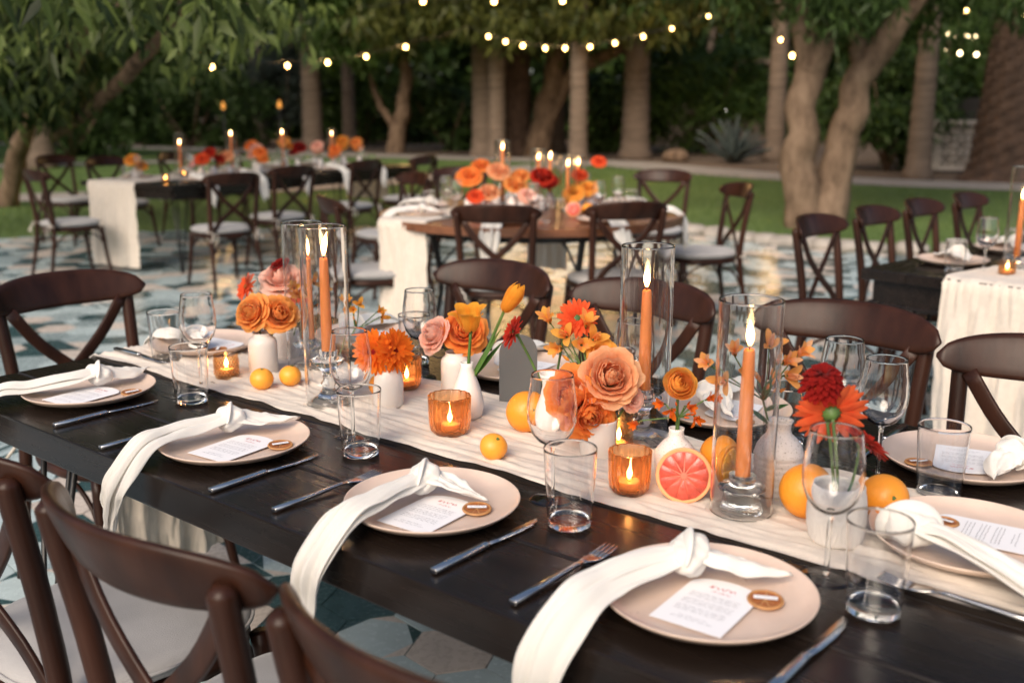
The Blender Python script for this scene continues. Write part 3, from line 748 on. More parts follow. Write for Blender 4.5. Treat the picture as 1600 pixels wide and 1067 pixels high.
for (px, py, Yd, lb) in ((1510, 15, 17, 'single warm bulb above the hanging frame of bulbs'), (1599, 25, 16, 'single warm bulb at the right edge of the picture')):
    p = at(px, py, Yd); t = thing('hanging_bulb', lb, 'bulb', p); put('bulb', BULB, t); put('socket', SOCK, t); b = MB(); b.tube([(0, 0, .05), (0, 0, 2.2)], .005, 5); put('cable', b.mesh('cable', MT['twine']), t)
for (px, py, lb) in ((349, 172, 'left of two small amber torches glowing in the dark shrubs'), (437, 170, 'right of two small amber torches glowing in the dark shrubs')):
    p = at(px, py, 31); z = p.z; p.z = 0; t = thing('torch', lb, 'torch', p); b = MB(); b.tube([(0, 0, -.05), (0, 0, z - .1)], .025, 7); b.lathe([(.03, z - .1), (.07, z - .06), (.075, z), (.05, z + .01)], 10); put('post', b.mesh('post', MT['iron']), t)
    b = MB(); b.lathe([(.03, z), (.065, z + .06), (.05, z + .14), (.02, z + .22), (.002, z + .25)], 10, mod=lambda a, z_: 1 + .2 * nz(a, z_ * 5)); put('flame', b.mesh('flame', MT['lantern']), t)
# ------------------------------------------------------------------ chairs
def superell(rx, ry, z, n=28, e=2.6, cx=0, cy=0, taper=0):
    out = []
    for j in range(n):
        a = 2 * math.pi * j / n; c, s = math.cos(a), math.sin(a)
        x = rx * math.copysign(abs(c) ** (2 / e), c); y = ry * math.copysign(abs(s) ** (2 / e), s)
        out.append((cx + x * (1 + taper * y / ry), cy + y, z))
    return out
def slat(path, w, t):
    """flat bar: w in the plane of the back, t thick (along y)"""
    rings = []
    n = len(path)
    for i in range(n):
        d = (path[min(i + 1, n - 1)] - path[max(i - 1, 0)]).normalized(); s = d.cross(Vector((0, 1, 0))).normalized(); q = d.cross(s)
        rings.append([tuple(path[i] + s * a * w / 2 + q * c * t / 2) for a, c in ((-1, -.6), (-.8, -1), (.8, -1), (1, -.6), (1, .6), (.8, 1), (-.8, 1), (-1, .6))])
    return MB().loft(rings)
def chair_parts():
    D = []
    for s in (-1, 1):
        b = MB(); P = spline([(s * .205, -.275, 0), (s * .192, -.235, .2), (s * .182, -.205, .43), (s * .187, -.222, .62), (s * .196, -.252, .80), (s * .198, -.258, .843)], 22)
        b.tube(P, [.0125 + .006 * min(1, i / 8) for i in range(20)] + [.0165, .009], 12); D.append(('rear_leg', b.mesh('rear_leg', MT['chair'])))
        b = MB(); P = spline([(s * .205, .225, 0), (s * .19, .20, .16), (s * .175, .175, .41)], 12); b.tube(P, [.0125 + .006 * i / 11 for i in range(12)], 10); D.append(('front_leg', b.mesh('front_leg', MT['chair'])))
        P = [Vector(p) for p in spline([(s * .172, -.237 + .004 * s, .80), (s * .10, -.236 + .006 * s, .70), (0, -.228 + .007 * s, .605), (-s * .10, -.212 + .006 * s, .52), (-s * .165, -.20 + .004 * s, .43)], 16)]
        D.append(('back_slat', slat(P, .034, .010).mesh('back_slat', MT['chair'])))
    b = MB(); rings = []; n = 30
    for i in range(n + 1):
        s = -1 + 2 * i / n; e = (max(0, 1 - abs(s) ** 4.2)) ** .5; hh = .004 + .046 * e * (1 - .10 * s * s); th = .0115 * (.35 + .65 * e)
        cx, cy_, cz = .238 * s, -.297 + .085 * s * s, .838 - .006 * s * s; r = []
        for j in range(16):
            a = 2 * math.pi * j / 16; c, q = math.cos(a), math.sin(a); dz = hh * math.copysign(abs(q) ** .8, q)
            r.append((cx - s * c * th * .4, cy_ + th * math.copysign(abs(c) ** .6, c) - dz * .40, cz + dz))
        rings.append(r)
    D.append(('top_rail', b.loft(rings).mesh('top_rail', MT['chair'])))
    b = MB(); b.loft([superell(.205, .205, .388, cy=-.012, taper=.06), superell(.216, .216, .395, cy=-.012, taper=.06), superell(.218, .218, .413, cy=-.012, taper=.06), superell(.21, .21, .420, cy=-.012, taper=.06)]); D.append(('seat_frame', b.mesh('seat_frame', MT['chair'])))
    for k in range(4):
        a0, a1 = ((-.185, .19), (.185, .19), (.185, -.215), (-.185, -.215))[k], ((.185, .19), (.185, -.215), (-.185, -.215), (-.185, .19))[k]
        P = []
        for t in np.linspace(0, 1, 13): P.append((a0[0] * (1 - t) + a1[0] * t, a0[1] * (1 - t) + a1[1] * t,   .25 + .138 * math.sin(math.pi * t) ** .55))
        b = MB(); b.tube(P, .007, 7); D.append(('brace', b.mesh('brace', MT['chair'])))
    b = MB(); lv = [(.17, .422), (.205, .425), (.217, .434), (.219, .446), (.212, .458), (.19, .466), (.13, .471), (.06, .472)]
    b.loft([[(x + .002 * nz(x * 20, y * 20, 1), y, z + .003 * nz(x * 12, y * 12, 2)) for x, y, z in superell(r, r, z, 36, cy=-.008, taper=.06)] for r, z in lv]); D.append(('cushion', b.mesh('cushion', MT['cushion'])))
    b = MB(); pr_ = superell(.2205, .2205, .447, 60, cy=-.008, taper=.06); b.tube(pr_ + [pr_[0]], .0035, 6); D.append(('piping', b.mesh('piping', MT['cushion'])))
    for s in (-1, 1):
        b = MB(); P = spline([(s * .16, -.19, .445), (s * .185, -.235, .448), (s * .215, -.225, .438), (s * .19, -.20, .433), (s * .18, -.24, .423), (s * .21, -.27, .373)], 16); b.tube(P, .0055, 6, flat=.5)
        P = spline([(s * .185, -.235, .435), (s * .155, -.265, .413), (s * .16, -.26, .363)], 10); b.tube(P, .005, 6, flat=.5); D.append(('cushion_tie', b.mesh('cushion_tie', MT['tie'])))
    return D
CH = chair_parts()
def chair(label, x, y, face, group):
    """face: heading of the sitter, degrees from +x"""
    t = thing('cross_back_chair', label, 'chair', (x, y, 0), R(face - 90), group); t.scale = (1.02,) * 3
    for nm, me in CH: put(nm, me, t)
    return t
tdeg = math.degrees(TA)
def tchair(label, u, v, face): p = T(u, v); return chair(label, p.x, p.y, tdeg + face, 'chairs at the front table')
tchair('dark cross-back chair at the left head of the front table', -.225, .57, 0)
for u, v, lb in ((.79, -.025, 'dark cross-back chair cut off by the left edge, near side of front table'), (1.325, -.03, 'dark cross-back chair with its back to the camera, near side, bottom left'),
                 ): tchair(lb, u, v, 90)
tchair('dark cross-back chair at the bottom centre, only its left back post and rail showing', 1.83, -.025, 90)
for u, v, lb in ((.365, 1.315, 'leftmost chair on the far side of the front table, behind the tulips'), (.935, 1.30, 'second chair on the far side, behind the middle hurricane candle'),
                 (1.515, 1.325, 'third chair on the far side, behind the red zinnia and wine glasses'), (2.03, 1.20, 'chair at the right edge of the picture, far side of front table')): tchair(lb, u, v, -90)

# ------------------------------------------------------------------ tables
def rect_table(name, label, O3, ang, L, Wd, mat, hair=True, planks=6, apron=.085, top=.043, inset=.045):
    """origin at the near-left corner of the top; x along the length, y across"""
    t = thing(name, label, 'table', (O3[0], O3[1], 0), ang); pw = Wd / planks
    for i in range(planks):
        b = MB(); b.box((L / 2, pw * (i + .5), .7595 - top / 2 + .0007 * ((i * 5) % 3)), (L, pw - .0016, top)); put('plank', b.mesh('plank', MT[mat], smooth=False), t, bev=.0035)
    i_ = inset
    for c, d in (((L / 2, i_, .716 - apron / 2), (L - 2 * inset, .024, apron)), ((L / 2, Wd - i_, .716 - apron / 2), (L - 2 * inset, .024, apron)), ((i_, Wd / 2, .716 - apron / 2), (.024, Wd - 2 * inset - .03, apron)), ((L - i_, Wd / 2, .716 - apron / 2), (.024, Wd - 2 * inset - .03, apron))):
        b = MB(); b.box(c, d); put('apron', b.mesh('apron', MT[mat], smooth=False), t, bev=.003)
    b = MB()
    for c, d in (((L / 2, i_, .716 - apron), (L - 2 * inset + .04, .05, .016)), ((L / 2, Wd - i_, .716 - apron), (L - 2 * inset + .04, .05, .016)), ((i_, Wd / 2, .714 - apron), (.05, Wd - 2 * inset - .07, .016)), ((L - i_, Wd / 2, .714 - apron), (.05, Wd - 2 * inset - .07, .016))): b.box(c, d)
    put('moulding', b.mesh('moulding', MT[mat], smooth=False), t, bev=.004)
    for x in (.22, L - .22):
        for y in (.16, Wd - .16):
            b = MB(); sx = -.07 if x < L / 2 else .07; sy = -.05 if y < Wd / 2 else .05
            for k in (-1, 1): b.tube([(x - sx * .2 + k * .085, y - sy * .3, .715 - apron * .3), (x + sx + k * .012, y + sy, .012), (x + sx, y + sy, .004)], .007, 7)
            b.tube([(x - sx * .2, y - sy, .715 - apron * .3), (x + sx, y + sy, .01)], .007, 7); put('hairpin_leg', b.mesh('hairpin_leg', MT['iron']), t)
    return t
p0 = T(0, 0)
rect_table('dining_table', 'long espresso-brown wooden table set for dinner in the foreground', p0, TA, TL, TW, 'table', apron=.05, top=.064, inset=.13)
def cloth_runner(name, label, xs, L, vc, hw, hangL, hangR, frame, sd, mat='runner', nu=300, nv=72):
    """runner along x over a table end to end, hanging at both; frame(x,y,z) gives the world point"""
    tot = hangL + L + hangR; P = []; r = .012
    for i in range(nu):
        s = -hangL + tot * i / (nu - 1); row = []
        for j in range(nv):
            t = -1 + 2 * j / (nv - 1)
            edge = .018 * nz(s * 3, sd + math.copysign(2, t)) * abs(t) + .006 * nz(s * 14, sd, t * 2) * abs(t)
            y = vc + hw * t + edge + .015 * nz(s * 1.2, sd + 7)
            wr = .0035 * nz(s * 2.2 + .3 * t, t * 9 + sd) + .0028 * nz(s * 10 + t * 2, t * 20 + sd) + .0022 * abs(nz(s * 3.5 - t * 1.5, t * 13 + sd + 5)) + .0016 * nz(s * 24, t * 34, sd)
            wr += .0042 * (1 - abs(nz(s * 2.6 + t * .8, t * 6.5 + sd, 4)) * 5) * (abs(nz(s * 2.6 + t * .8, t * 6.5 + sd, 4)) < .2) + .003 * (1 - abs(nz(s * 4.4 - t * 1.2, t * 10 + sd, 8)) * 6) * (abs(nz(s * 4.4 - t * 1.2, t * 10 + sd, 8)) < .166)
            wr = max(0, wr + .0026)
            if s < 0: x, z = -.004 - wr * 2.4 - .014 * (1 + math.sin(t * 13 + sd)) * min(1, -s * 2.5), s + .003
            elif s > L: x, z = L + .004 + wr * 2.4 + .014 * (1 + math.sin(t * 13 + sd)) * min(1, (s - L) * 2.5), -(s - L) + .003
            else: x, z = s, .0035 + wr
            row.append(tuple(frame(x, y, z)))
        P.append(row)
    b = MB(); b.grid(P); o = put(name, b.mesh(name, MT[mat])); return tag(o, label, 'table runner')
cloth_runner('table_runner', 'crinkled cream gauze runner down the middle of the front table', 0, TL, .572, .188, .655, .6, lambda x, y, z: T(x, y, z), 3)

# ------------------------------------------------------------------ tableware meshes
def cat(me_name, b, mat, **k): return b.mesh(me_name, mat, **k)
b = MB(); b.lathe([(.001, .010), (.05, .010), (.09, .0105), (.115, .0125), (.130, .018), (.1385, .0245), (.1405, .0248), (.1410, .0235)], 72); b.F = b.F[:-1]; b.I = b.I[:-1]
# one closed body: face, rim and foot
pl = MB(); pl.lathe([(.001, .0098), (.05, .0099), (.09, .0105), (.115, .0130), (.130, .0185), (.1378, .0243), (.1392, .0252), (.1402, .0248), (.1405, .0235), (.138, .0205), (.128, .0125), (.11, .0065), (.088, .0035), (.085, 0), (.078, 0), (.075, .003), (.001, .003)], 80)
PLATE = pl.mesh('plate', MT['plate'])
def tube_prof(pts): return pts
gl = MB(); gl.lathe([(.0035, .094), (.012, .0955), (.024, .103), (.034, .117), (.0398, .135), (.0411, .152), (.0398, .172), (.0368, .193), (.0346, .2095), (.0342, .2125), (.0338, .2135), (.0333, .2125), (.0336, .2095), (.0358, .193), (.0388, .172), (.0400, .152), (.0387, .135), (.033, .1185), (.023, .1055), (.012, .099), (.002, .098)], 40); BOWL = gl.mesh('bowl', MT['wineglass'])
gl = MB(); gl.lathe([(.0046, .0048), (.0038, .012), (.0036, .05), (.0037, .08), (.0046, .09), (.0065, .0945)], 14); STEM = gl.mesh('stem', MT['crystal'])
gl = MB(); gl.lathe([(.001, .0003), (.034, .0003), (.0372, .0009), (.0372, .0017), (.03, .0024), (.016, .0036), (.006, .0048), (.001, .005)], 40); FOOT = gl.mesh('foot', MT['wineglass'])
gl = MB(); gl.lathe([(.0346, .0119), (.0348, .014), (.0365, .04), (.039, .085), (.0410, .122), (.0412, .1255), (.0408, .1265), (.0403, .1255), (.0400, .122), (.038, .085), (.0355, .04), (.0339, .014), (.0337, .0119)], 44, loop=True); TWALL = gl.mesh('wall', MT['wineglass'])
gl = MB(); gl.lathe([(.001, .0012), (.031, .0008), (.0335, .003), (.0346, .0105), (.0346, .0117), (.0335, .0117), (.031, .0100), (.02, .0090), (.001, .0088)], 40); TBASE = gl.mesh('base', MT['crystal'])
def wine(label, p, group='wine glasses on the front table'):
    t = thing('wine_glass', label, 'wine glass', p, random.random() * 6, group); put('bowl', BOWL, t); put('stem', STEM, t); put('foot', FOOT, t); return t
def tumbler(label, p, group='water tumblers on the front table'):
    t = thing('tumbler', label, 'tumbler', p, random.random() * 6, group); put('wall', TWALL, t); put('base', TBASE, t); return t
# cutlery lies along local y, handle end at -y
def ring_rect(y, w, h, z, e=.7): return [(w * a, y, z + h * c) for a, c in ((-1, -e), (-e, -1), (e, -1), (1, -e), (1, e), (e, 1), (-e, 1), (-1, e))]
kb = MB(); kb.loft([ring_rect(y, w, h, z) for y, w, h, z in ((-.118, .0050, .0032, .0048), (-.1175, .0062, .0040, .0048), (-.06, .0066, .0044, .0052), (-.02, .0062, .0044, .0056), (-.010, .0052, .0040, .0058), (-.006, .0066, .0046, .0058), (-.002, .0050, .0036, .0058))])
KHAN = kb.mesh('handle', MT['steel'])
kb = MB(); kb.loft([[(x0, y, z - h), (x1, y, z - h * .4), (x1, y, z + h * .4), (x0, y, z + h)] for y, x0, x1, h, z in ((-.004, -.005, .004, .0018, .0055), (.02, -.0058, .0072, .0014, .005), (.06, -.0060, .0088, .0011, .0042), (.095, -.0060, .0078, .0009, .0038), (.113, -.0058, .003, .0007, .0036), (.121, -.0056, -.0035, .0004, .0036))])
KBLA = kb.mesh('blade', MT['steel'])
fb = MB(); fb.loft([ring_rect(y, w, h, z) for y, w, h, z in ((-.108, .0050, .0030, .0046), (-.1075, .0064, .0038, .0046), (-.05, .0060, .0036, .0052), (.0, .0042, .0030, .0066), (.03, .0036, .0022, .0082), (.045, .0045, .0018, .0080))]); FHAN = fb.mesh('handle', MT['steel'])
fb = MB(); fb.loft([ring_rect(y, w, .0011, z) for y, w, z in ((.042, .004, .008), (.052, .0085, .0070), (.062, .0118, .0055), (.072, .0125, .0044), (.078, .0125, .0042))])
for k in range(4):
    x = -.0102 + k * .0068; fb.loft([[(x + a * w, y, z + c * .001) for a, c in ((-1, -1), (1, -1), (1, 1), (-1, 1))] for y, w, z in ((.076, .0022, .0042), (.095, .0020, .0050), (.112, .0016, .0074), (.118, .0008, .0084))])
FTIN = fb.mesh('tines', MT['steel'])
def knife(label, p, rz): t = thing('knife', label, 'knife', p, rz, 'knives on the front table'); put('handle', KHAN, t); put('blade', KBLA, t); return t
def fork(label, p, rz): t = thing('fork', label, 'fork', p, rz, 'forks on the front table'); put('handle', FHAN, t); put('tines', FTIN, t); return t
# menu card with an arched head and its print
cb = MB(); cw, cl_ = .048, .071
out = [(-cw, -cl_), (cw, -cl_)] + [(cw * math.cos(a), cl_ - cw * .55 + cw * .55 * math.sin(a)) for a in np.linspace(0, math.pi, 15)]
cb.add([(x, y, .0007) for x, y in out] + [(x, y, 0) for x, y in out], [tuple(range(len(out))), tuple(range(2 * len(out) - 1, len(out) - 1, -1))] + [(i, (i + 1) % len(out), len(out) + (i + 1) % len(out), len(out) + i)[::-1] for i in range(len(out))])
CARD = cb.mesh('card', MT['card'], smooth=False)
def scribble(mat, rows, sd):
    g = random.Random(sd); b = MB()
    for (x0, x1, y, hgt, thick) in rows:
        x = x0
        while x < x1:
            wl = min(g.uniform(.004, .011), x1 - x); P = []
            for k in range(max(3, int(wl / .0011))): P.append((x + wl * k / max(2, int(wl / .0011) - 1), y + hgt * (g.random() - .5)))
            for (xa, ya), (xb, yb) in zip(P, P[1:]):
                dx, dy = xb - xa, yb - ya; l = math.hypot(dx, dy) + 1e-9; nx, ny = -dy / l * thick / 2, dx / l * thick / 2
                b.add([(xa - nx, ya - ny, .0012), (xb - nx, yb - ny, .0012), (xb + nx, yb + ny, .0012), (xa + nx, ya + ny, .0012)], [(0, 1, 2, 3)])
            x += wl + .0022
    return b.mesh('print', mat, smooth=False)
rows = [(-.034, .034, .020 - .0052 * k, .0017, .0006) for k in (0, 1, 2, 4, 5, 6, 8, 9, 10)] + [(-.02, .02, -.047, .0017, .0006), (-.028, .028, -.053, .0017, .0006)]
PRINT = [scribble(MT['ink'], rows, k) for k in range(3)]
TITLE = scribble(MT['pinkink'], [(-.020, .018, .046, .010, .0011), (-.012, .014, .034, .005, .0008)], 9)
def menu(label, p, rz, k):
    t = thing('menu_card', label, 'menu card', p, rz, 'menu cards on the front table'); put('card', CARD, t); put('print', PRINT[k % 3], t); put('title', TITLE, t); return t
# dried orange slice with a name tag
db = MB(); db.lathe([(.0235, .0014), (.0225, .0034), (.0200, .0036), (.0192, .0018), (.0200, .0005), (.0230, .0004)], 40, mod=lambda a, z: 1 + .035 * nz(math.cos(a) * 1.5, math.sin(a) * 1.5, 3), loop=True); DR = db.mesh('rind', MT['drind'])
DS = []
db = MB(); sg = []
for k in range(3):
    pass
a0, a1 = -R(18), R(18)
pts = [(.002 * math.cos(0), 0)] + [(.019 * math.cos(a), .019 * math.sin(a)) for a in np.linspace(a0, a1, 6)]
db.add([(x, y, .0026 - .0006 * (i == 0)) for i, (x, y) in enumerate(pts)] + [(x, y, .0008) for x, y in pts], [tuple(range(7)), tuple(range(13, 6, -1))] + [(i, 7 + i, 7 + (i + 1) % 7, (i + 1) % 7) for i in range(7)]); DSEG = db.mesh('segment', MT['dried'], smooth=False)
db = MB(); db.lathe([(.001, .0009), (.0195, .0009), (.0195, .0016), (.001, .0016)], 30); DPI = db.mesh('membrane', M('dried_membrane', (.62, .38, .18), .6), smooth=False)
db = MB(); db.box((0, 0, .0052), (.030, .0072, .0005)); DTAG = db.mesh('name_tag', MT['card'], smooth=False); DTXT = scribble(MT['ink'], [(-.012, .012, 0, .0028, .0005)], 21)
def dslice(label, p, rz, tilt=0):
    t = thing('dried_orange_slice', label, 'orange slice', p, rz, 'dried orange place markers'); t.rotation_euler = (tilt, tilt * .5, rz); put('rind', DR, t); put('membrane', DPI, t)
    for k in range(9): put('segment', DSEG, t, (0, 0, 0), R(40 * k))
    n_ = put('name_tag', DTAG, t, (0, 0, 0), .3); put('lettering', DTXT, n_, (0, 0, .0044)); return t

# ------------------------------------------------------------------ knotted napkins
def cloth_tail(path, w0, w1, sd, n=44, k=30, hmax=.010, skew=.03, taper=.25, flare=.6):
    """a gathered length of cloth along path: two thin layers with pleats that open from w0 to w1"""
    P = [Vector(p) for p in spline(path, n)]; t = (P[1] - P[0]).normalized(); nr = Vector((0, 0, 1)); nr = (nr - t * nr.dot(t)).normalized(); rings = []
    for i in range(n):
        f = i / (n - 1); t = (P[min(i + 1, n - 1)] - P[max(i - 1, 0)]).normalized(); nr = (nr - t * nr.dot(t)).normalized(); s = t.cross(nr)
        w = w0 + (w1 - w0) * (1 - (1 - f) ** 1.8); w *= 1 + .10 * nz(f * 4, sd)
        if f > 1 - taper: w *= max(.06, math.cos((f - 1 + taper) / taper * math.pi / 2) ** flare)
        pl = (.005 + .0055 * f) * min(1, .5 + f * 2) * min(1, w / .034); ring = []
        for j in range(2 * k):
            top = j < k; x = -1 + 2 * (j if top else 2 * k - 1 - j) / (k - 1)
            hh = pl * (math.sin(x * 3.3 + sd * 1.7 + f * 1.3) * .7 + .9 * (abs(math.sin(x * 3.9 + sd * 2.3 - f * 1.1)) - .5)) + .003 * (.5 - abs(nz(x * 3.5 + sd, f * 3.2, 2))) * 2 * min(1, w / .034) + .004 * nz(x * 2, f * 6, sd) + hmax * (1 - x * x) * (1 - f) ** 1.3
            th = .0020 * (1 - abs(x) ** 3) + .0007
            ring.append(tuple(P[i] + s * (w * x) + nr * (hh + (th if top else -th)) + t * (skew * x * f * f)))
        rings.append(ring)
    return MB().loft(rings)
def knot_mesh(c, d, r, sd):
    """a wrapped, slightly twisted band of cloth round the bundle; d is the bundle direction"""
    d = Vector(d).normalized(); up = Vector((0, 0, 1)); up = (up - d * up.dot(d)).normalized(); s = d.cross(up); c = Vector(c); b = MB(); rings = []
    for i in range(19):
        f = i / 18; e = math.sin(math.pi * f) ** .42; ring = []
        for j in range(40):
            a = 2 * math.pi * j / 40
            g = 1 + .10 * math.sin(2 * a + f * 5 + sd) + .055 * math.sin(5 * a - f * 8 + sd * 2) + .03 * math.sin(9 * a + f * 14)
            rr = r * (.42 + .58 * e) * g; ring.append(tuple(c + d * (r * 1.75 * (f - .5) + .004 * math.sin(a + sd)) + s * rr * math.cos(a) * 1.12 + up * rr * math.sin(a) * .88))
        rings.append(ring)
    b.loft(rings); P = []
    for k in range(22):                                             # the over-lapping turn of cloth
        a = -1.2 + 4.4 * k / 21; rr = r * 1.02; P.append(c + d * (r * (-.75 + 1.3 * k / 21)) + s * rr * math.cos(a) * 1.12 + up * rr * math.sin(a) * .88)
    b.tube(P, [r * (.16 + .20 * math.sin(math.pi * k / 21)) for k in range(22)], 12, flat=.45)
    return b
def napkin(label, p, rz, knot, short, long, sd, w1=.05, ws=.034, r=.027, group='knotted napkins on the front table'):
    t = thing('napkin', label, 'napkin', p, rz, group); k = Vector(knot); d = Vector(long[0]) - Vector(short[0])
    put('knot', knot_mesh(k, d, r, sd).mesh('knot', MT['napkin']), t, sub=1)
    put('short_tail', cloth_tail([k] + short, .020, ws, sd + 3, n=22, hmax=.016, skew=.014, taper=.62, flare=1.1).mesh('short_tail', MT['napkin']), t)
    put('long_tail', cloth_tail([k] + long, .022, w1, sd, hmax=.013, taper=.42, flare=.8).mesh('long_tail', MT['napkin']), t)
    m_ = 1 if sd % 2 else -1; top = [(x + m_ * (.006 + .016 * i / len(long)), y - (.007 if z < .0 else 0), z + (.011 if z > 0 else .004)) for i, (x, y, z) in enumerate(long)]
    top[-1] = tuple(np.array(top[-1]) * .62 + np.array(top[-2]) * .38)
    put('folded_edge', cloth_tail([k] + top, .016, w1 * .52, sd + 11, hmax=.010, taper=.34, skew=-.03).mesh('folded_edge', MT['napkin']), t)
    return t
SIDE = {'n': (0, 'near side'), 'f': (math.pi, 'far side')}
Z1 = .0
def place(u, v, rz, who, nap, cardp, slicep, sd, w1=.05, on=0.0, kn=True, fk=True, r=.027):
    """one cover: local x to the sitter's right, y towards the table's middle; who names it"""
    a = TA + rz; c, s = math.cos(a), math.sin(a); o = T(u, v, on)
    def L(x, y, z=0): return Vector((o.x + x * c - y * s, o.y + x * s + y * c, TZ + z))
    tag(put('plate', PLATE, None, o, a + sd), f'blush stoneware plate {who}', 'plate', 'plates on the front table')
    napkin(f'ivory napkin knotted on the plate {who}', o, a, *nap, sd, w1=w1, r=r)
    menu(f'white menu card on the plate {who}', L(cardp[0], cardp[1] + .006, .0145 + on), a + cardp[2], sd)
    dslice(f'dried orange slice on the plate {who}', L(slicep[0], slicep[1], .0155 + on), a + slicep[2], .06)
    if kn: knife(f'steel knife right of the plate {who}', L(.158, -.047, .0006 if not isinstance(kn, float) else kn), a + .01 * math.sin(sd))
    if fk: fork(f'steel fork left of the plate {who}', L(-.190, -.058, .0006 if not isinstance(fk, float) else fk), a + .02 * math.cos(sd))
W = {}
place(.342, .191, 0, 'first from the left, near side', ((-.010, .030, .044), [(-.005, .085, .034), (-.002, .135, .037)], [(-.025, -.03, .036), (-.06, -.11, .028), (-.085, -.165, .028), (-.10, -.215, -.02), (-.105, -.235, -.11)]), (.03, -.035, .12), (.098, .045, 1.2), 1, w1=.038)
place(.893, .178, 0, 'second from the left, near side', ((-.045, .025, .046), [(-.015, .075, .034), (.02, .125, .036)], [(-.055, -.03, .036), (-.062, -.095, .034), (-.055, -.155, .028), (-.05, -.206, -.02), (-.060, -.216, -.065), (-.072, -.218, -.125)]), (.028, -.024, .10), (.088, .038, .9), 2, w1=.035)
place(1.394, .193, 0, 'third from the left, near side', ((-.030, .012, .046), [(.02, .03, .036), (.064, .045, .026)], [(-.035, -.04, .036), (-.03, -.10, .036), (-.028, -.165, .028), (-.03, -.222, -.02), (-.042, -.228, -.075), (-.055, -.23, -.14)]), (.026, -.038, .08), (.075, .022, .4), 3, w1=.041)
place(1.887, .192, 0, 'nearest the camera, bottom right', ((-.044, .026, .048), [(.005, .055, .036), (.062, .088, .030)], [(-.070, -.03, .040), (-.09, -.10, .036), (-.095, -.165, .028), (-.10, -.222, -.02), (-.105, -.228, -.10), (-.108, -.23, -.20)]), (.016, -.030, .06), (.068, .028, .2), 4, w1=.043, r=.030)
FN = ((.03, .0, .046), [(-.01, .045, .034), (-.05, .075, .032)], [(.045, -.05, .036), (.05, -.11, .030), (.045, -.165, .018), (.04, -.212, -.03), (.04, -.225, -.12)])
for u, v, w_, sd in ((.40, .955, 'leftmost on the far side, behind the freesia', 5), (.945, .952, 'behind the tulips and grey arched board, far side', 6), (1.509, .948, 'behind the tall candle at centre right, far side', 7)):
    place(u, v, math.pi, w_, FN, (-.02, -.02, .1), (-.075, .05, .5), sd)
place(1.987, .948, math.pi, 'at the right edge, far side', ((-.085, .005, .046), [(-.075, .05, .036), (-.08, .10, .03)], [(-.095, -.05, .036), (-.10, -.11, .030), (-.10, -.165, .018), (-.10, -.212, -.03), (-.10, -.225, -.12)]), (.0, .0, .25), (.055, .075, .5), 8)
place(.169, .606, -math.pi / 2, 'at the left head of the table', ((.045, .03, .046), [(.06, .07, .036), (.07, .11, .03)], [(.04, -.03, .036), (.03, -.09, .03), (.02, -.15, .018), (.02, -.19, -.02), (.02, -.205, -.10)]), (-.02, .02, .1), (.02, .09, .5), 9, on=.006, kn=.008, fk=.008)
place(2.102, .576, math.pi / 2, 'at the right head of the table', ((-.088, .058, .046), [(-.03, .085, .036), (.01, .108, .034)], [(-.098, .0, .040), (-.125, -.06, .036), (-.14, -.12, .022), (-.15, -.17, .01), (-.155, -.20, -.05)]), (.03, -.01, .1), (.032, .047, 1.1), 10, on=.007, w1=.045, kn=.008, fk=.008, r=.033)
for u, v, z, lb in ((.473, .392, .006, 'wine glass left of the white bud vase, near side'), (1.010, .370, 0, 'wine glass in front of the burnt orange gerbera'), (1.510, .354, 0, 'wine glass in front of the peach rose, centre'),
                    (1.976, .364, 0, 'wine glass in front of the patterned pot with red gerberas'), (.35, .66, .007, 'wine glass behind the small pink and orange roses at left'), (.800, .775, .0, 'wine glass beyond the pink rose, far side'),
                    (1.379, .800, 0, 'wine glass left of the middle hurricane, far side'), (1.773, .900, 0, 'wine glass behind the red zinnia, farther of two'), (1.887, .800, 0, 'wine glass right of the red zinnia, nearer of two')):
    wine(lb, T(u, v, z))
for u, v, lb in ((.555, .310, 'water tumbler beside the first near-side plate'), (1.101, .307, 'water tumbler between the second and third near-side plates'), (1.596, .287, 'water tumbler between the third and fourth near-side plates'),
                 (2.062, .309, 'water tumbler nearest the camera at bottom right'), (.20, .475, 'water tumbler near the left head plate'), (.690, .868, 'water tumbler beyond the amber fluted votive, far side'), (1.29, .865, 'water tumbler behind the big peach rose, far side'),
                 (1.700, .838, 'water tumbler behind the speckled ribbed vase, far side'), (2.001, .764, 'water tumbler in front of the right-hand far plate')):
    tumbler(lb, T(u, v, .006 if v == .475 else 0))
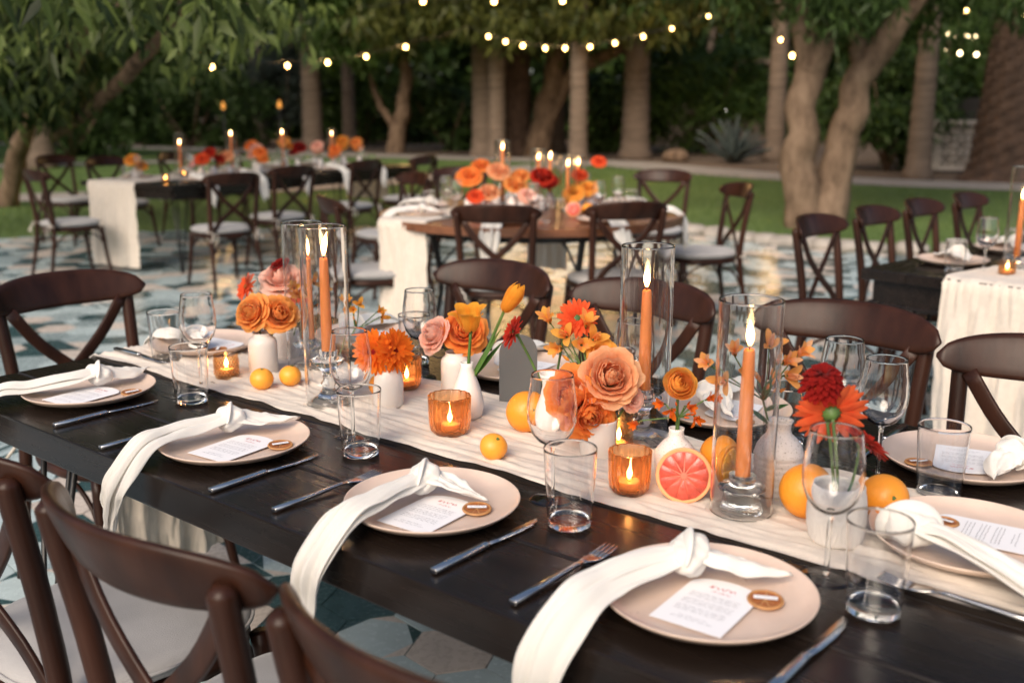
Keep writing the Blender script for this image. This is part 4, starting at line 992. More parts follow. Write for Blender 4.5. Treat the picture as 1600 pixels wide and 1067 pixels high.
# ------------------------------------------------------------------ candles, hurricanes, votives
def flame_mesh(h, w, lean=.0):
    b = MB(); n = 14; rings = []
    for i in range(n):
        f = i / (n - 1); r = w * (math.sin(math.pi * min(1, f * .93 + .07)) ** .9) * (1 - f) ** .35 * 1.15 + .0002
        rings.append([(r * math.cos(a) + lean * f * f, r * math.sin(a), h * f) for a in (2 * math.pi * j / 12 for j in range(12))])
    return b.loft(rings).mesh('flame', MT['flame'])
FLV = [flame_mesh(.046, .0066, .006), flame_mesh(.040, .0062, -.003), flame_mesh(.050, .0060, .010)]; FLM = FLV[0]; FLS = flame_mesh(.026, .0045, .001)
def candle(label, p, z0, z1, r0=.0118, r1=.0088, group='coral taper candles', lean=0):
    h = z1 - z0; t = thing('taper_candle', label, 'candle', p + Vector((0, 0, z0)), lean, group); b = MB()
    b.lathe([(.001, 0), (r0 * .93, 0), (r0, .004), (r0 * .99, h * .3), ((r0 + r1) / 2, h * .72), (r1, h - .004), (r1 * .8, h), (r1 * .4, h - .0015), (.001, h - .002)], 28); put('wax', b.mesh('wax', MT['candle']), t)
    b = MB(); b.tube([(0, 0, h - .003), (.0004, 0, h + .004), (.0012, 0, h + .009)], .0009, 6); put('wick', b.mesh('wick', MT['wick']), t)
    put('flame', FLV[int(abs(lean) * 10) % 3], t, (.0008, 0, h + .0055), lean); return t
def holder(label, p, top, kind):
    b = MB(); h = top
    if kind == 'rib':
        prof = [(.001, 0), (.034, 0), (.0345, .003), (.030, h * .28), (.026, h * .62), (.0255, h * .66), (.036, h * .70), (.0375, h * .74), (.036, h * .78), (.022, h * .82), (.0195, h * .84), (.021, h * 1.12), (.0205, h * 1.15), (.0135, h * 1.14), (.0130, h * 1.0), (.001, h * .98)]
        b.lathe(prof, 72, mod=lambda a, z: 1 + (.018 * math.cos(24 * a) if z < h * .63 or z > h * .83 else 0))
    else:
        prof = [(.001, 0), (.040, 0), (.042, .004), (.034, h * .10), (.018, h * .22), (.0125, h * .34), (.0165, h * .42), (.011, h * .50), (.0125, h * .66), (.019, h * .74), (.030, h * .84), (.0345, h * .92), (.0335, h * .94), (.024, h * .90), (.0175, h * .98), (.0175, h * 1.12), (.0135, h * 1.12), (.0130, h), (.001, h * .98)]
        b.lathe(prof, 48, mod=lambda a, z: 1 + (.05 * math.cos(8 * a) if h * .76 < z < h * .96 else .02 * math.cos(8 * a)))
    return tag(put('candle_holder', b.mesh('candle_holder', MT['crystal']), None, p), label, 'candle holder', 'glass candle holders')
def hurricane(label, p, h, r=.049):
    t = thing('hurricane_glass', label, 'hurricane glass', p, 0, 'hurricane glasses'); b = MB()
    b.lathe([(r, .004), (r, .006), (r, .012), (r, h - .009), (r, h - .003), (r, h - .001), (r - .0009, h), (r - .0020, h - .001), (r - .0020, h - .003), (r - .0020, h - .009), (r - .0020, .012), (r - .0020, .006), (r - .0020, .004)], 56, loop=True); put('cylinder', b.mesh('cylinder', MT['wineglass']), t)
    b = MB(); b.lathe([(.001, 0), (r + .006, 0), (r + .0068, .0015), (r + .006, .003), (.001, .003)], 56); put('base_plate', b.mesh('base_plate', MT['glass']), t); return t
RZ = .006
for (u, v, c0, c1, hh, kind, who, ln) in ((.528, .658, .068, .278, .357, 'dish', 'rear one of the left pair', 1.0), (.815, .478, .110, .323, .385, 'dish', 'front one of the left pair', -.2), (1.476, .687, .098, .301, .378, 'dish', 'standing alone at centre right', 2.2), (1.783, .490, .059, .271, .342, 'rib', 'nearest the camera at right', .4)):
    p = T(u, v, RZ); holder(f'glass candle holder inside the hurricane {who}', p + Vector((0, 0, .003)), c0 - RZ, kind); candle(f'lit coral taper candle in the hurricane {who}', p, c0 - RZ + .0025, c1 - RZ, lean=ln); hurricane(f'tall clear glass hurricane, {who}', p, hh)
def votive(label, p, r, h, kind):
    t = thing('votive', label, 'votive', p, 0, 'amber glass votives'); b = MB()
    if kind == 'flute':
        m = lambda a, z: 1 + .055 * (abs(math.cos(8 * a)) - .5) * (1 if z > .006 else 0)
        b.lathe([(.001, .001), (r * .62, .001), (r * .74, .004), (r * .90, h * .16), (r * .95, h * .35), (r * .97, h * .7), (r * .985, h - .002), (r * .965, h), (r * .93, h - .002), (r * .91, h * .7), (r * .89, h * .35), (r * .83, h * .18), (r * .6, .008), (.001, .007)], 96, mod=m); put('cup', b.mesh('cup', MT['amberg']), t)
    else:
        b.lathe([(.001, .001), (r * .88, .001), (r * .95, .004), (r, h * .3), (r, h - .002), (r * .97, h), (r * .93, h - .002), (r * .92, .008), (.001, .007)], 64); c = put('cup', b.mesh('cup', MT['ambers']), t)
        b = MB()
        for i in range(6):
            for j in range(22):
                a = 2 * math.pi * (j + .5 * (i % 2)) / 22; x, y = r * math.cos(a), r * math.sin(a); b.lathe([(.0026, 0), (.0018, .0012), (.0002, .0016)], 6)
                q = aim((x, y, .012 + i * (h - .02) / 6), (math.cos(a), math.sin(a), 0)); k = len(b.V) - 18; b.V[k:] = [tuple(q @ Vector(w)) for w in b.V[k:]]
        put('hobnails', b.mesh('hobnails', MT['ambers']), c)
    tr = min(.019, r * .62); b = MB(); b.lathe([(.001, .0082), (tr, .0082), (tr, .022), (tr * .9, .0225), (.001, .0215)], 24); put('tealight', b.mesh('tealight', MT['tea']), t)
    b = MB(); b.tube([(0, 0, .021), (.0004, 0, .028)], .0008, 5); put('wick', b.mesh('wick', MT['wick']), t); put('flame', FLS, t, (0, 0, .0245)); return t
votive('fluted amber votive in the middle of the runner, larger one', T(1.159, .488, RZ), .042, .080, 'flute')
votive('fluted amber votive beside the cut grapefruit', T(1.603, .445, RZ), .036, .076, 'flute')
votive('fluted amber votive behind the white vase of the burnt orange gerbera', T(.860, .668, RZ), .034, .074, 'flute')
votive('small hobnail amber votive at the left end of the runner', T(.460, .469, RZ), .0285, .058, 'hob')
votive('hobnail amber votive behind the big peach rose', T(1.475, .605, RZ), .026, .075, 'hob')

# ------------------------------------------------------------------ vases
def vase(label, u, v, prof, mat, mod=None, seg=48, cat='vase', wall=.0035):
    p = T(u, v, RZ); inner = [(max(.001, r - wall), z) for r, z in prof[::-1]]; inner[0] = (prof[-1][0] - wall * .8, prof[-1][1] - .0008)
    full = [(.001, 0)] + prof + inner[:-1] + [(max(.002, prof[0][0] - wall), .004), (.001, .004)]
    b = MB(); b.lathe(full, seg, mod=mod); return tag(put('vase', b.mesh('vase', MT[mat]), None, p, u * 7), label, cat, 'ceramic bud vases')
BOT = lambda r, h, nk: [(r * .9, 0), (r, .004), (r, h * .70), (r * .985, h * .78), (r * .9, h * .85), (nk * 1.12, h * .90), (nk, h * .93), (nk, h * .97), (nk * 1.06, h)]
vase('white jar-shaped bud vase holding two apricot roses', .484, .558, BOT(.0345, .098, .021), 'cream')
def pot_mod(n, h):
    def f(a, z):
        s = 0; w = 2 * math.pi / n
        for row in (0.33, .72):
            ph = .5 * (row > .5); d = ((a / w + ph) % 1 - .5) * 2; e = (z / h - row) / .36 * 1.1; q = math.hypot(d, e)
            if q < 1: s = max(s, .5 + .5 * math.cos(q * 15) if q > .2 else 1)
        return 1 + .022 * s
    return f
POT = lambda r, h: [(r * .78, 0), (r * .86, .004)] + [(r * (.86 + .14 * math.sin(min(1, k / 14) * math.pi / 2) if k < 14 else 1 - .10 * ((k - 14) / 14) ** 2), .004 + (h - .006) * k / 28) for k in range(1, 28)] + [(r * .90, h)]
vase('white embossed pot behind the apricot roses', .405, .690, POT(.034, .074), 'white', pot_mod(8, .074), 160)
vase('rounded white bottle vase holding the burnt orange gerbera', .925, .550, [(.027, 0), (.0305, .004), (.0315, .05), (.030, .066), (.024, .080), (.014, .088), (.011, .092), (.0115, .096)], 'cream')
vase('tall white jar vase behind the tulips with the pink rose', .960, .725, BOT(.034, .092, .023), 'cream')
vase('glossy white teardrop vase holding two yellow tulips', 1.113, .591, [(.022, 0), (.030, .006), (.0345, .025), (.033, .042), (.027, .065), (.018, .090), (.013, .108), (.0135, .118)], 'white')
vase('white flared vase behind the wine glass with a red gerbera', 1.315, .600, [(.026, 0), (.031, .006), (.034, .03), (.031, .055), (.020, .080), (.0145, .10), (.017, .118), (.021, .125)], 'white')
vase('straight white cup under the big peach rose', 1.452, .572, [(.030, 0), (.0325, .003), (.034, .04), (.035, .066), (.035, .070)], 'cream')
vase('round speckled bud vase holding the orange ranunculus', 1.626, .553, [(.022, 0), (.030, .004), (.0365, .022), (.0372, .036), (.033, .054), (.022, .068), (.0135, .075), (.0125, .085), (.0135, .092)], 'speck')
vase('ribbed speckled bottle vase holding the alstroemeria sprig', 1.790, .605, [(.034, 0), (.038, .003)] + [(.0395 + .0009 * math.cos(k * 2.1), .006 + .0035 * k) for k in range(20)] + [(.036, .083), (.028, .094), (.019, .102), (.0165, .110), (.0175, .120), (.0205, .126)], 'speck')
vase('cream embossed pot holding red and coral gerberas', 1.941, .478, POT(.042, .088), 'cream', pot_mod(9, .088), 200)

# ------------------------------------------------------------------ grey arched board
b = MB(); w_, h_ = .042, .150
out = [(-w_, 0), (w_, 0)] + [(w_ * math.cos(a), h_ - w_ + w_ * math.sin(a)) for a in np.linspace(0, math.pi, 21)]
n_ = len(out); b.add([(x, -.002, z) for x, z in out] + [(x, .002, z) for x, z in out], [tuple(range(n_)), tuple(range(2 * n_ - 1, n_ - 1, -1))] + [(i, n_ + i, n_ + (i + 1) % n_, (i + 1) % n_) for i in range(n_)])
bd = thing('table_number_board', 'grey arched board standing on the runner behind the tulips', 'sign', T(1.115, .755, .005), TA + R(52)); put('board', b.mesh('board', MT['slate'], smooth=False), bd, bev=.0008)
b = MB(); b.box((0, .016, .004), (.05, .04, .008)); put('foot', b.mesh('foot', MT['slate'], smooth=False), bd, bev=.001)

# ------------------------------------------------------------------ citrus
def fruit(label, u, v, r, mat='orange', sq=.93, rot=(0, 0, 0), name='orange', lump=.02):
    b = MB(); n = 26; pr = []
    for i in range(n):
        a = -math.pi / 2 + math.pi * i / (n - 1); d = 1 - .06 * math.exp(-((a - math.pi / 2) / .16) ** 2)
        pr.append((max(.0006, r * math.cos(a)), r * sq * math.sin(a) * d))
    b.lathe(pr, 40, mod=lambda a, z: 1 + lump * nz(math.cos(a) * 1.2 + u * 9, math.sin(a) * 1.2, z / r)); t = thing(name, label, 'orange', T(u, v, RZ + r * sq), 0, 'whole citrus on the runner'); t.rotation_euler = rot
    put('peel', b.mesh('peel', MT[mat]), t); b = MB(); b.lathe([(.0034, 0), (.003, .0014), (.0012, .0018), (.0002, .0012)], 8, mod=lambda a, z: 1 + .3 * math.cos(5 * a)); put('stem_button', b.mesh('stem_button', MT['green']), t, (0, 0, r * sq * .955)); return t
fruit('small mandarin left of its twin beside the white jar vase', .607, .459, .0265, 'mandarin', .92, (.15, .1, 0), 'mandarin')
fruit('small mandarin right of its twin beside the white jar vase', .632, .520, .0255, 'mandarin', .92, (-.1, .2, 0), 'mandarin')
fruit('single mandarin on the runner edge right of the amber votive', 1.319, .432, .0255, 'mandarin', .92, (.5, .4, 0), 'mandarin')
fruit('large orange behind the central wine glass', 1.262, .600, .041, 'orange', .96, (1.2, .3, 0))
fruit('orange under the petals of the big orange rose', 1.395, .610, .034, 'orange', .95, (1, 0, 0))
fruit('large orange left of the cream embossed pot', 1.868, .540, .0425, 'orange', .97, (.9, .7, 0))
fruit('orange right of the cream embossed pot', 1.968, .600, .037, 'orange', .98, (1.2, .2, 0))
fruit('orange behind the cut orange half', 1.668, .632, .034, 'orange', .96, (1, 0, 0))
fruit('orange peeking behind the burnt orange gerbera', .855, .592, .026, 'orange', .96, (1, 0, 0))
def half(label, u, v, r, face, mat, tilt, nseg, name):
    pk, ik = ('gpeel', 'gpith') if mat == 'grape' else ('orange', 'pith')
    """half fruit standing on its rim; the cut face looks along `face` (world heading, degrees)"""
    q = Matrix.Translation(T(u, v, RZ + r * math.cos(tilt) - .0005)) @ Matrix.Rotation(R(face), 4, 'Z') @ Matrix.Rotation(math.pi / 2 - tilt, 4, 'Y')
    t = thing(name, label, 'citrus half', group='cut citrus on the runner', mw=q); b = MB()
    b.lathe([(.0006, -r * .93)] + [(r * math.sin(a), -r * .93 * math.cos(a)) for a in np.linspace(.12, math.pi / 2, 14)] + [(r * .985, .0012), (r * .955, .0010)], 48); put('peel', b.mesh('peel', MT[pk]), t)
    b = MB(); b.lathe([(.001, .0002), (r * .962, .0002), (r * .955, .0008), (.001, .0006)], 48); put('pith', b.mesh('pith', MT[ik]), t)
    if mat == 'grape': b = MB(); b.lathe([(.001, .0009), (r * .875, .0009), (r * .87, .0012), (.001, .0012)], 40); put('membrane', b.mesh('membrane', MT['gmem']), t)
    for k in range(nseg):
        a = 2 * math.pi * k / nseg; hw = math.pi / nseg * .985; pts = [(r * .10, 0)] + [(r * (.86 + .015 * math.cos(3 * x)), x * hw) for x in np.linspace(-1, 1, 7)]
        P = [(rr * math.cos(a + x) if rr > r * .2 else rr * math.cos(a), rr * math.sin(a + x) if rr > r * .2 else rr * math.sin(a)) for rr, x in pts]
        cx, cy_ = sum(p[0] for p in P) / len(P), sum(p[1] for p in P) / len(P); b = MB(); m = len(P)
        inn = [(cx + (x - cx) * .9, cy_ + (y - cy_) * .9) for x, y in P]
        b.add([(x, y, .0004) for x, y in P] + [(x, y, .0018) for x, y in P] + [(x, y, .0026) for x, y in inn], [(i, (i + 1) % m, m + (i + 1) % m, m + i) for i in range(m)] + [(m + i, m + (i + 1) % m, 2 * m + (i + 1) % m, 2 * m + i) for i in range(m)] + [tuple(range(2 * m, 3 * m))])
        put('segment', b.mesh('segment', MT[mat]), t)
    return t
half('cut pink grapefruit half facing the camera', 1.690, .470, .0455, -103, 'grape', R(9), 11, 'grapefruit_half')
half('cut orange half leaning beside the right-hand candle', 1.722, .575, .0375, -48, 'oflesh', R(8), 10, 'orange_half')

# ------------------------------------------------------------------ flowers
def petal_mesh(name, mat, r0, r1, h, hw, curl, cup, sd, nu=9, nv=8, wav=.0, tipr=4):
    """petal of a cup: radius r0 at the foot to r1 near the lip, height h, half angle hw, lip rolled out by curl"""
    P = []
    for j in range(nv):
        b_ = j / (nv - 1); row = []
        for i in range(nu):
            a = -1 + 2 * i / (nu - 1); bb = b_ * (1 - .22 * abs(a) ** tipr); wd = hw * (math.sin(min(1, .18 + bb * 1.1) * math.pi / 2)) * (1 - .25 * max(0, bb - .7) / .3)
            r = r0 + (r1 - r0) * math.sin(bb * math.pi / 2) ** cup; z = h * (bb ** 1.05)
            if bb > .68: k = (bb - .68) / .32; r += curl * k * k; z -= curl * .55 * k * k
            w = wav * b_ * nz(a * 2.2 + sd * 3.1, b_ * 2, sd); th = a * wd
            row.append(((r + w) * math.cos(th), (r + w) * math.sin(th) * 1.0, z + w * .8))
        P.append(row)
    return MB().grid(P).mesh(name, mat)
def rose_layers(mat, s, sd, open_=1.0):
    L = []
    for k, (n, r0, r1, h, hw, cu) in enumerate(((3, .001, .0050, .0385, 1.9, -.0035), (4, .0012, .0085, .0380, 1.35, -.0040), (5, .0015, .0120, .0370, 1.15, -.0030), (6, .002, .0155, .0355, 1.0, -.0010), (6, .0025, .0190, .0332, .95, .0020), (7, .003, .0224, .0303, .85, .0048), (7, .004, .0258, .0264, .80, .0075), (7, .005, .0290, .0214, .78, .0095))):
        for v in range(2): L.append((k, v, n, petal_mesh('petal', PT[mat], r0 * s, r1 * s * (1 + .1 * (open_ - 1)), h * s, hw, cu * s * open_, .75, sd + k * 2 + v, wav=.0035 * s)))
    return L
ROSE = {}
def stem_to(t, base, head, r, mat='green', bow=.0, name='stem'):
    b = MB(); a, c = Vector(base), Vector(head); m = a.lerp(c, .5) + Vector((bow, bow * .5, 0)); b.tube(spline([a, m, c], 10), r, 8); return put(name, b.mesh(name, MT[mat]), t)
def fthing(name, label, cat, base): return thing(name, label, cat, base, 0, 'cut flowers on the front table')
def rose(label, base, head, facing, s, mat, sd, open_=1.0):
    """base: foot of the stem in the vase, head: centre of the bloom"""
    t = fthing('rose', label, 'rose', base); base, head = Vector(base), Vector(head); f = Vector(facing).normalized(); foot = head - f * .014 * s
    stem_to(t, (0, 0, 0), foot - base, .0021); q = aim(foot - base, f, sd); key = (mat, s, open_)
    if key not in ROSE: ROSE[key] = rose_layers(mat, s, sd, open_)
    for k, v, n, me in ROSE[key]:
        for i in range(n):
            if i % 2 != v: continue
            put('petal', me, t, mw=q @ Matrix.Rotation(2 * math.pi * i / n + k * .9 + .15 * math.sin(i * 3 + sd), 4, 'Z') @ Matrix.Rotation(.10 * math.sin(i * 5 + k + sd), 4, 'Y') @ Matrix.Scale(1 + .05 * math.sin(i * 7 + k), 4))
    b = MB(); b.lathe([(.001, -.006 * s), (.007 * s, -.003 * s), (.009 * s, .004 * s), (.006 * s, .008 * s)], 12); put('calyx', b.mesh('calyx', MT['green']), t, mw=q)
    for k in range(5):
        b = MB(); b.grid([[(x * w, 0, z) if False else (z * .8 + .004, x * w, -z * .5) for x in (-1, 0, 1)] for z, w in ((0, .002), (.008 * s, .003), (.016 * s, .002), (.022 * s, .0004))]); put('sepal', b.mesh('sepal', MT['leaf']), t, mw=q @ Matrix.Rotation(k * 1.257, 4, 'Z'))
    return t
def strap(name, mat, L, w, lift, bend, sd, tip=.5, n=7, x0=.004):
    P = []
    for i in range(n):
        f = i / (n - 1); ww = w * (math.sin(math.pi * (.16 + .74 * f)) ** .7) * (1 if f < .97 else tip); P.append([(x0 + L * f, ww * a, lift * f * L - bend * f * f * L + .0012 * abs(a) + .0008 * nz(f * 3, sd, a)) for a in (-1, 0, 1)])
    return MB().grid(P).mesh(name, mat)
GER = {}
def gerbera(label, base, head, facing, r, mat, sd, centre='green', rings=None, name='gerbera', cat='gerbera'):
    t = fthing(name, label, cat, base); base, head = Vector(base), Vector(head); f = Vector(facing).normalized(); q = aim(head - base, f, sd)
    stem_to(t, (0, 0, 0), head - base - f * .006, .0026, bow=.004); rings = rings or ((22, 1, .10, .05, 0), (20, .90, .24, .05, .0015), (15, .62, .45, .1, .003), (14, .40, .8, .2, .004))
    for k, (n, l, lift, bend, z) in enumerate(rings):
        key = (mat, r, k, len(rings))
        if key not in GER: GER[key] = strap('petal', PT[mat], r * l, r * (.21 if len(rings) > 6 else .135) * (.6 + .4 * l), lift, bend, k, .8 if len(rings) > 6 else .55)
        for i in range(n): put('petal', GER[key], t, mw=q @ Matrix.Translation((0, 0, z)) @ Matrix.Rotation(2 * math.pi * (i + .5 * (k % 2)) / n + .05 * math.sin(i * 9 + sd), 4, 'Z') @ Matrix.Rotation(.10 * math.sin(i * 4 + k + sd), 4, 'Y') @ Matrix.Rotation(.25 * math.sin(i * 2.3 + sd), 4, 'X'))
    b = MB(); b.lathe([(r * .24, .001), (r * .25, .004), (r * .17, .0065), (.0004, .0055)], 22, mod=lambda a, z: 1 + .08 * math.cos(11 * a)); put('disc', b.mesh('disc', PT['crimson'] if centre != 'green' else MT['leaf']), t, mw=q)
    b = MB(); b.lathe([(.002, -.010), (.006, -.008), (r * .22, -.0030), (r * .27, -.0005)], 24, mod=lambda a, z: 1 + .10 * math.cos(12 * a)); put('calyx', b.mesh('calyx', MT['green']), t, mw=q); return t
def layered(label, base, head, facing, r, mat, sd, spec, name, cat, stemr=.0024):
    """ranunculus, carnation, zinnia: many wrapped or stacked petals; spec rows n, r1, h, hw, curl"""
    t = fthing(name, label, cat, base); base, head = Vector(base), Vector(head); f = Vector(facing).normalized(); q = aim(head - base - f * r * .5, f, sd); stem_to(t, (0, 0, 0), head - base - f * r * .45, stemr)
    for k, (n, r1, h, hw, cu, wv) in enumerate(spec):
        me = petal_mesh('petal', PT[mat], .1 * r * (1 + .4 * k), r1 * r, h * r, hw, cu * r, .6, sd + k, nu=7, nv=8, wav=wv * r)
        for i in range(n): put('petal', me, t, mw=q @ Matrix.Rotation(2 * math.pi * i / n + k * .7, 4, 'Z') @ Matrix.Rotation(.06 * math.sin(i * 5 + k), 4, 'Y'))
    b = MB(); b.lathe([(.001, -.05 * r), (.25 * r, 0), (.3 * r, .1 * r), (.1 * r, .14 * r)], 10); put('calyx', b.mesh('calyx', MT['green']), t, mw=q); return t
RAN = [(4, .12, .92, 1.9, -.07, .02), (5, .24, .97, 1.4, -.09, .02), (6, .36, 1.0, 1.2, -.10, .02), (7, .48, 1.0, 1.1, -.10, .03), (7, .60, .97, 1.0, -.09, .03), (7, .73, .90, .9, -.06, .04), (7, .87, .79, .85, -.01, .05), (7, 1.0, .62, .8, .06, .06)]
CARN = [(5, .3, .9, .9, .1, .1), (7, .55, .85, .8, .2, .12), (8, .8, .7, .7, .25, .12), (9, 1.0, .45, .6, .22, .12)]
ZIN = [(8, .22, .70, .5, .04, .05), (12, .42, .70, .42, .10, .05), (16, .62, .64, .34, .14, .05), (18, .80, .52, .30, .16, .05), (20, .95, .38, .27, .14, .05), (20, 1.0, .18, .26, .10, .05)]
ZRING = [(18, .98, -.25, .30, 0), (18, .96, -.05, .35, .004), (18, .93, .15, .40, .008), (17, .86, .32, .45, .012), (16, .76, .50, .50, .015), (14, .64, .70, .55, .017), (12, .50, .95, .6, .019), (9, .36, 1.3, .7, .020)]
def leafblade(name, L, w, mat, fold=.25, arch=.4, n=12):
    P = []
    for i in range(n):
        f = i / (n - 1); ww = w * math.sin(math.pi * (.10 + .88 * f) ** .85) * (1 - .2 * f) + .0006; P.append([(L * f * .35 * 0 + arch * L * f * f * .5, ww * a, L * f * (1 - .12 * f)) if True else 0 for a in (-1, -.5, 0, .5, 1)])
        P[-1] = [(x + abs(a) * fold * ww, y, z) for (x, y, z), a in zip(P[-1], (-1, -.5, 0, .5, 1))]
    return MB().grid(P).mesh(name, MT[mat])
def tulip(label, base, head, facing, s, sd, opn):
    t = fthing('tulip', label, 'tulip', base); base, head = Vector(base), Vector(head); f = Vector(facing).normalized(); q = aim(head - base - f * .026 * s, f, sd); stem_to(t, (0, 0, 0), head - base - f * .025 * s, .0032, 'tleaf')
    for k in range(2):
        me = petal_mesh('petal', PT['tulip'], .004 * s, (.0165 + .006 * opn) * s, .056 * s, .95 - .2 * opn, (-.011 + .030 * opn) * s, .42, sd + k, nu=9, nv=11, wav=.0012 * s, tipr=2.0)
        for i in range(3): put('petal', me, t, mw=q @ Matrix.Rotation(2 * math.pi * i / 3 + k * 1.047, 4, 'Z') @ Matrix.Rotation((.18 if k else .05) * opn * (1 + .4 * math.sin(i * 4)), 4, 'Y') @ Matrix.Scale(1 - .04 * k, 4))
    return t
def sprig(label, base, heads, mat, s, sd, joint, name='alstroemeria', cat='alstroemeria', lv=(), buds=0, stemm='green', bright=None):
    """branching sprig: each head is a blossom (part) with six petals (sub-parts)"""
    t = fthing(name, label, cat, base); base = Vector(base); j = Vector(joint) - base; stem_to(t, (0, 0, 0), j, .0021, stemm)
    pm = [strap('petal', PT[mat], .030 * s, .0075 * s, .75, .55, sd, .5, x0=.002), strap('petal', PT[bright or mat], .031 * s, .0055 * s, .95, .5, sd + 1, .5, x0=.002)]
    b = MB(); b.lathe([(.0012, -.006 * s), (.0028 * s, 0), (.0036 * s, .006 * s), (.002 * s, .007 * s)], 8); tm_ = b.mesh('blossom', MT['green'])
    for i, (h_, f_) in enumerate(heads):
        h_ = Vector(h_) - base; f_ = Vector(f_).normalized(); stem_to(t, j, h_ - f_ * .006, .0013, stemm, bow=.003 * math.sin(i * 2 + sd), name='branch'); bl = put('blossom', tm_, t, mw=aim(h_, f_, i))
        for k in range(6): put('petal', pm[k % 2], bl, mw=Matrix.Rotation(k * 1.047 + .1 * math.sin(k * 5 + i), 4, 'Z') @ Matrix.Rotation(-.80 + .25 * math.sin(k * 3 + i * 2), 4, 'Y'))
    for i in range(buds):
        g = random.Random(sd * 9 + i); h_ = j + Vector((g.uniform(-.03, .03), g.uniform(-.03, .03), g.uniform(.0, .04))) * s; stem_to(t, j, h_, .001, stemm, name='branch'); b = MB(); b.lathe([(.0004, 0), (.003 * s, .005 * s), (.0026 * s, .011 * s), (.0004, .017 * s)], 8); put('bud', b.mesh('bud', PT[mat]), t, mw=aim(h_, (h_ - j).normalized()))
    for (fr, ang, L, w, tilt) in lv:
        me = leafblade('leaf', L, w, 'leaf'); put('leaf', me, t, mw=Matrix.Translation(j * fr) @ Matrix.Rotation(ang, 4, 'Z') @ Matrix.Rotation(tilt, 4, 'Y'))
    return t
def H(u, v, z): return T(u, v, z)
CAMD = Vector((0, -1, .35))                                        # roughly towards the viewer's side of the table
def fc(x, z=.35, y=-1): return Vector((x, y, z))
VM = lambda u, v, z: T(u, v, z)
rose('apricot rose on the left of the pair in the white jar vase', VM(.482, .556, .05), H(.470, .548, .150), fc(-.55, .6), 1.28, 'apricot', 1)
rose('apricot rose on the right of the pair in the white jar vase', VM(.488, .560, .05), H(.512, .592, .146), fc(.35, .55), 1.32, 'apricot', 2)
rose('pale pink rose at the top of the left bouquet', VM(.405, .690, .03), H(.398, .690, .205), fc(.1, .95, -.8), 1.4, 'pink', 3, 1.15)
layered('crimson celosia above the pale pink rose', VM(.402, .692, .03), H(.386, .690, .245), fc(-.5, .9, -.3), .022, 'crimson', 4, CARN, 'celosia', 'celosia')
gerbera('coral gerbera at the left of the left bouquet', VM(.400, .688, .03), H(.338, .630, .188), fc(-.75, .5, -.6), .034, 'coral', 5)
gerbera('coral gerbera tucked behind the apricot roses', VM(.408, .690, .03), H(.430, .700, .168), fc(.3, .7, -.8), .026, 'coral', 15)
sprig('yellow alstroemeria sprig between left bouquet and hurricanes', VM(.41, .692, .03), [(H(.470, .672, .19), fc(.1, .6)), (H(.500, .700, .205), fc(.6, .8)), (H(.485, .68, .175), fc(-.3, .4)), (H(.515, .72, .185), fc(.8, .5))], 'yellow', 1.05, 6, H(.475, .68, .125), buds=3, bright='apricot')
sprig('thin freesia sprig right of the left pair of hurricanes', VM(.60, .66, .012), [(H(.640, .70, .176), fc(-.2, .9)), (H(.662, .71, .170), fc(.3, .6)), (H(.655, .70, .158), fc(.0, .3)), (H(.692, .742, .152), fc(.8, .5)), (H(.70, .745, .140), fc(.9, .1))], 'yellow', .72, 7, H(.66, .70, .11), name='freesia', cat='freesia', buds=2)
b = None
vase('small white bud vase behind the left hurricanes', .60, .66, [(.018, 0), (.021, .003), (.0215, .03), (.016, .045), (.008, .055), (.009, .06)], 'white')
gerbera('burnt orange gerbera in the rounded white bottle vase', VM(.925, .55, .05), H(.905, .530, .125), fc(-.35, .25), .047, 'ger', 8, 'red')
gerbera('second burnt orange gerbera overlapping on the right', VM(.923, .552, .05), H(.938, .556, .128), fc(.7, .3, -.8), .045, 'ger', 18, 'red')
rose('pale pink rose left of the tulips', VM(.955, .722, .05), H(.920, .705, .134), fc(-.75, .55, -.7), 1.22, 'pink', 9)
rose('orange rose behind the tulip stems', VM(.962, .726, .05), H(.966, .745, .142), fc(.15, .5), 1.42, 'orange', 10, 1.1)
tulip('open yellow-orange tulip on the left', VM(1.112, .590, .06), H(1.117, .596, .214), fc(-.12, 1.6, -.35), 1.10, 11, .75)
tulip('closed yellow-orange tulip leaning right', VM(1.115, .592, .06), H(1.180, .652, .252), fc(.62, 1.0, -.15), 1.12, 12, .06)
tl_ = [o for o in COL.objects if o.get('label') == 'closed yellow-orange tulip leaning right'][0]
for L, w, ang, tilt, ar in ((.135, .016, .1, .42, .25), (.115, .013, .35, .62, .3)):
    put('leaf', leafblade('leaf', L, w, 'tleaf', .5, ar), tl_, mw=Matrix.Translation((.004, .002, .03)) @ Matrix.Rotation(ang, 4, 'Z') @ Matrix.Rotation(tilt, 4, 'Y'))
gerbera('small red gerbera seen edge-on against the grey board', VM(1.313, .598, .08), H(1.262, .560, .212), fc(-.95, .45, -.25), .030, 'red', 13)
b = MB(); gs = fthing('green_stalk', 'thick bare green stalk in the white flared vase', 'stalk', VM(1.317, .602, .06)); b.tube(spline([(0, 0, 0), (.012, .006, .06), (.026, .018, .14)], 10), .0058, 8, flat=.4); put('stem', b.mesh('stem', MT['tleaf']), gs)
AV = VM(1.452, .574, .03)
sprig('golden alstroemeria cluster left of the big peach rose', AV, [(H(1.318, .60, .232), fc(-.6, 1.1)), (H(1.345, .62, .205), fc(-.5, .5)), (H(1.335, .615, .182), fc(-.7, .2)), (H(1.372, .64, .225), fc(.2, 1.2)), (H(1.385, .645, .200), fc(.3, .6)), (H(1.365, .635, .188), fc(0, .3))], 'yellow', 1.12, 14, H(1.385, .625, .135), buds=6, bright='apricot')
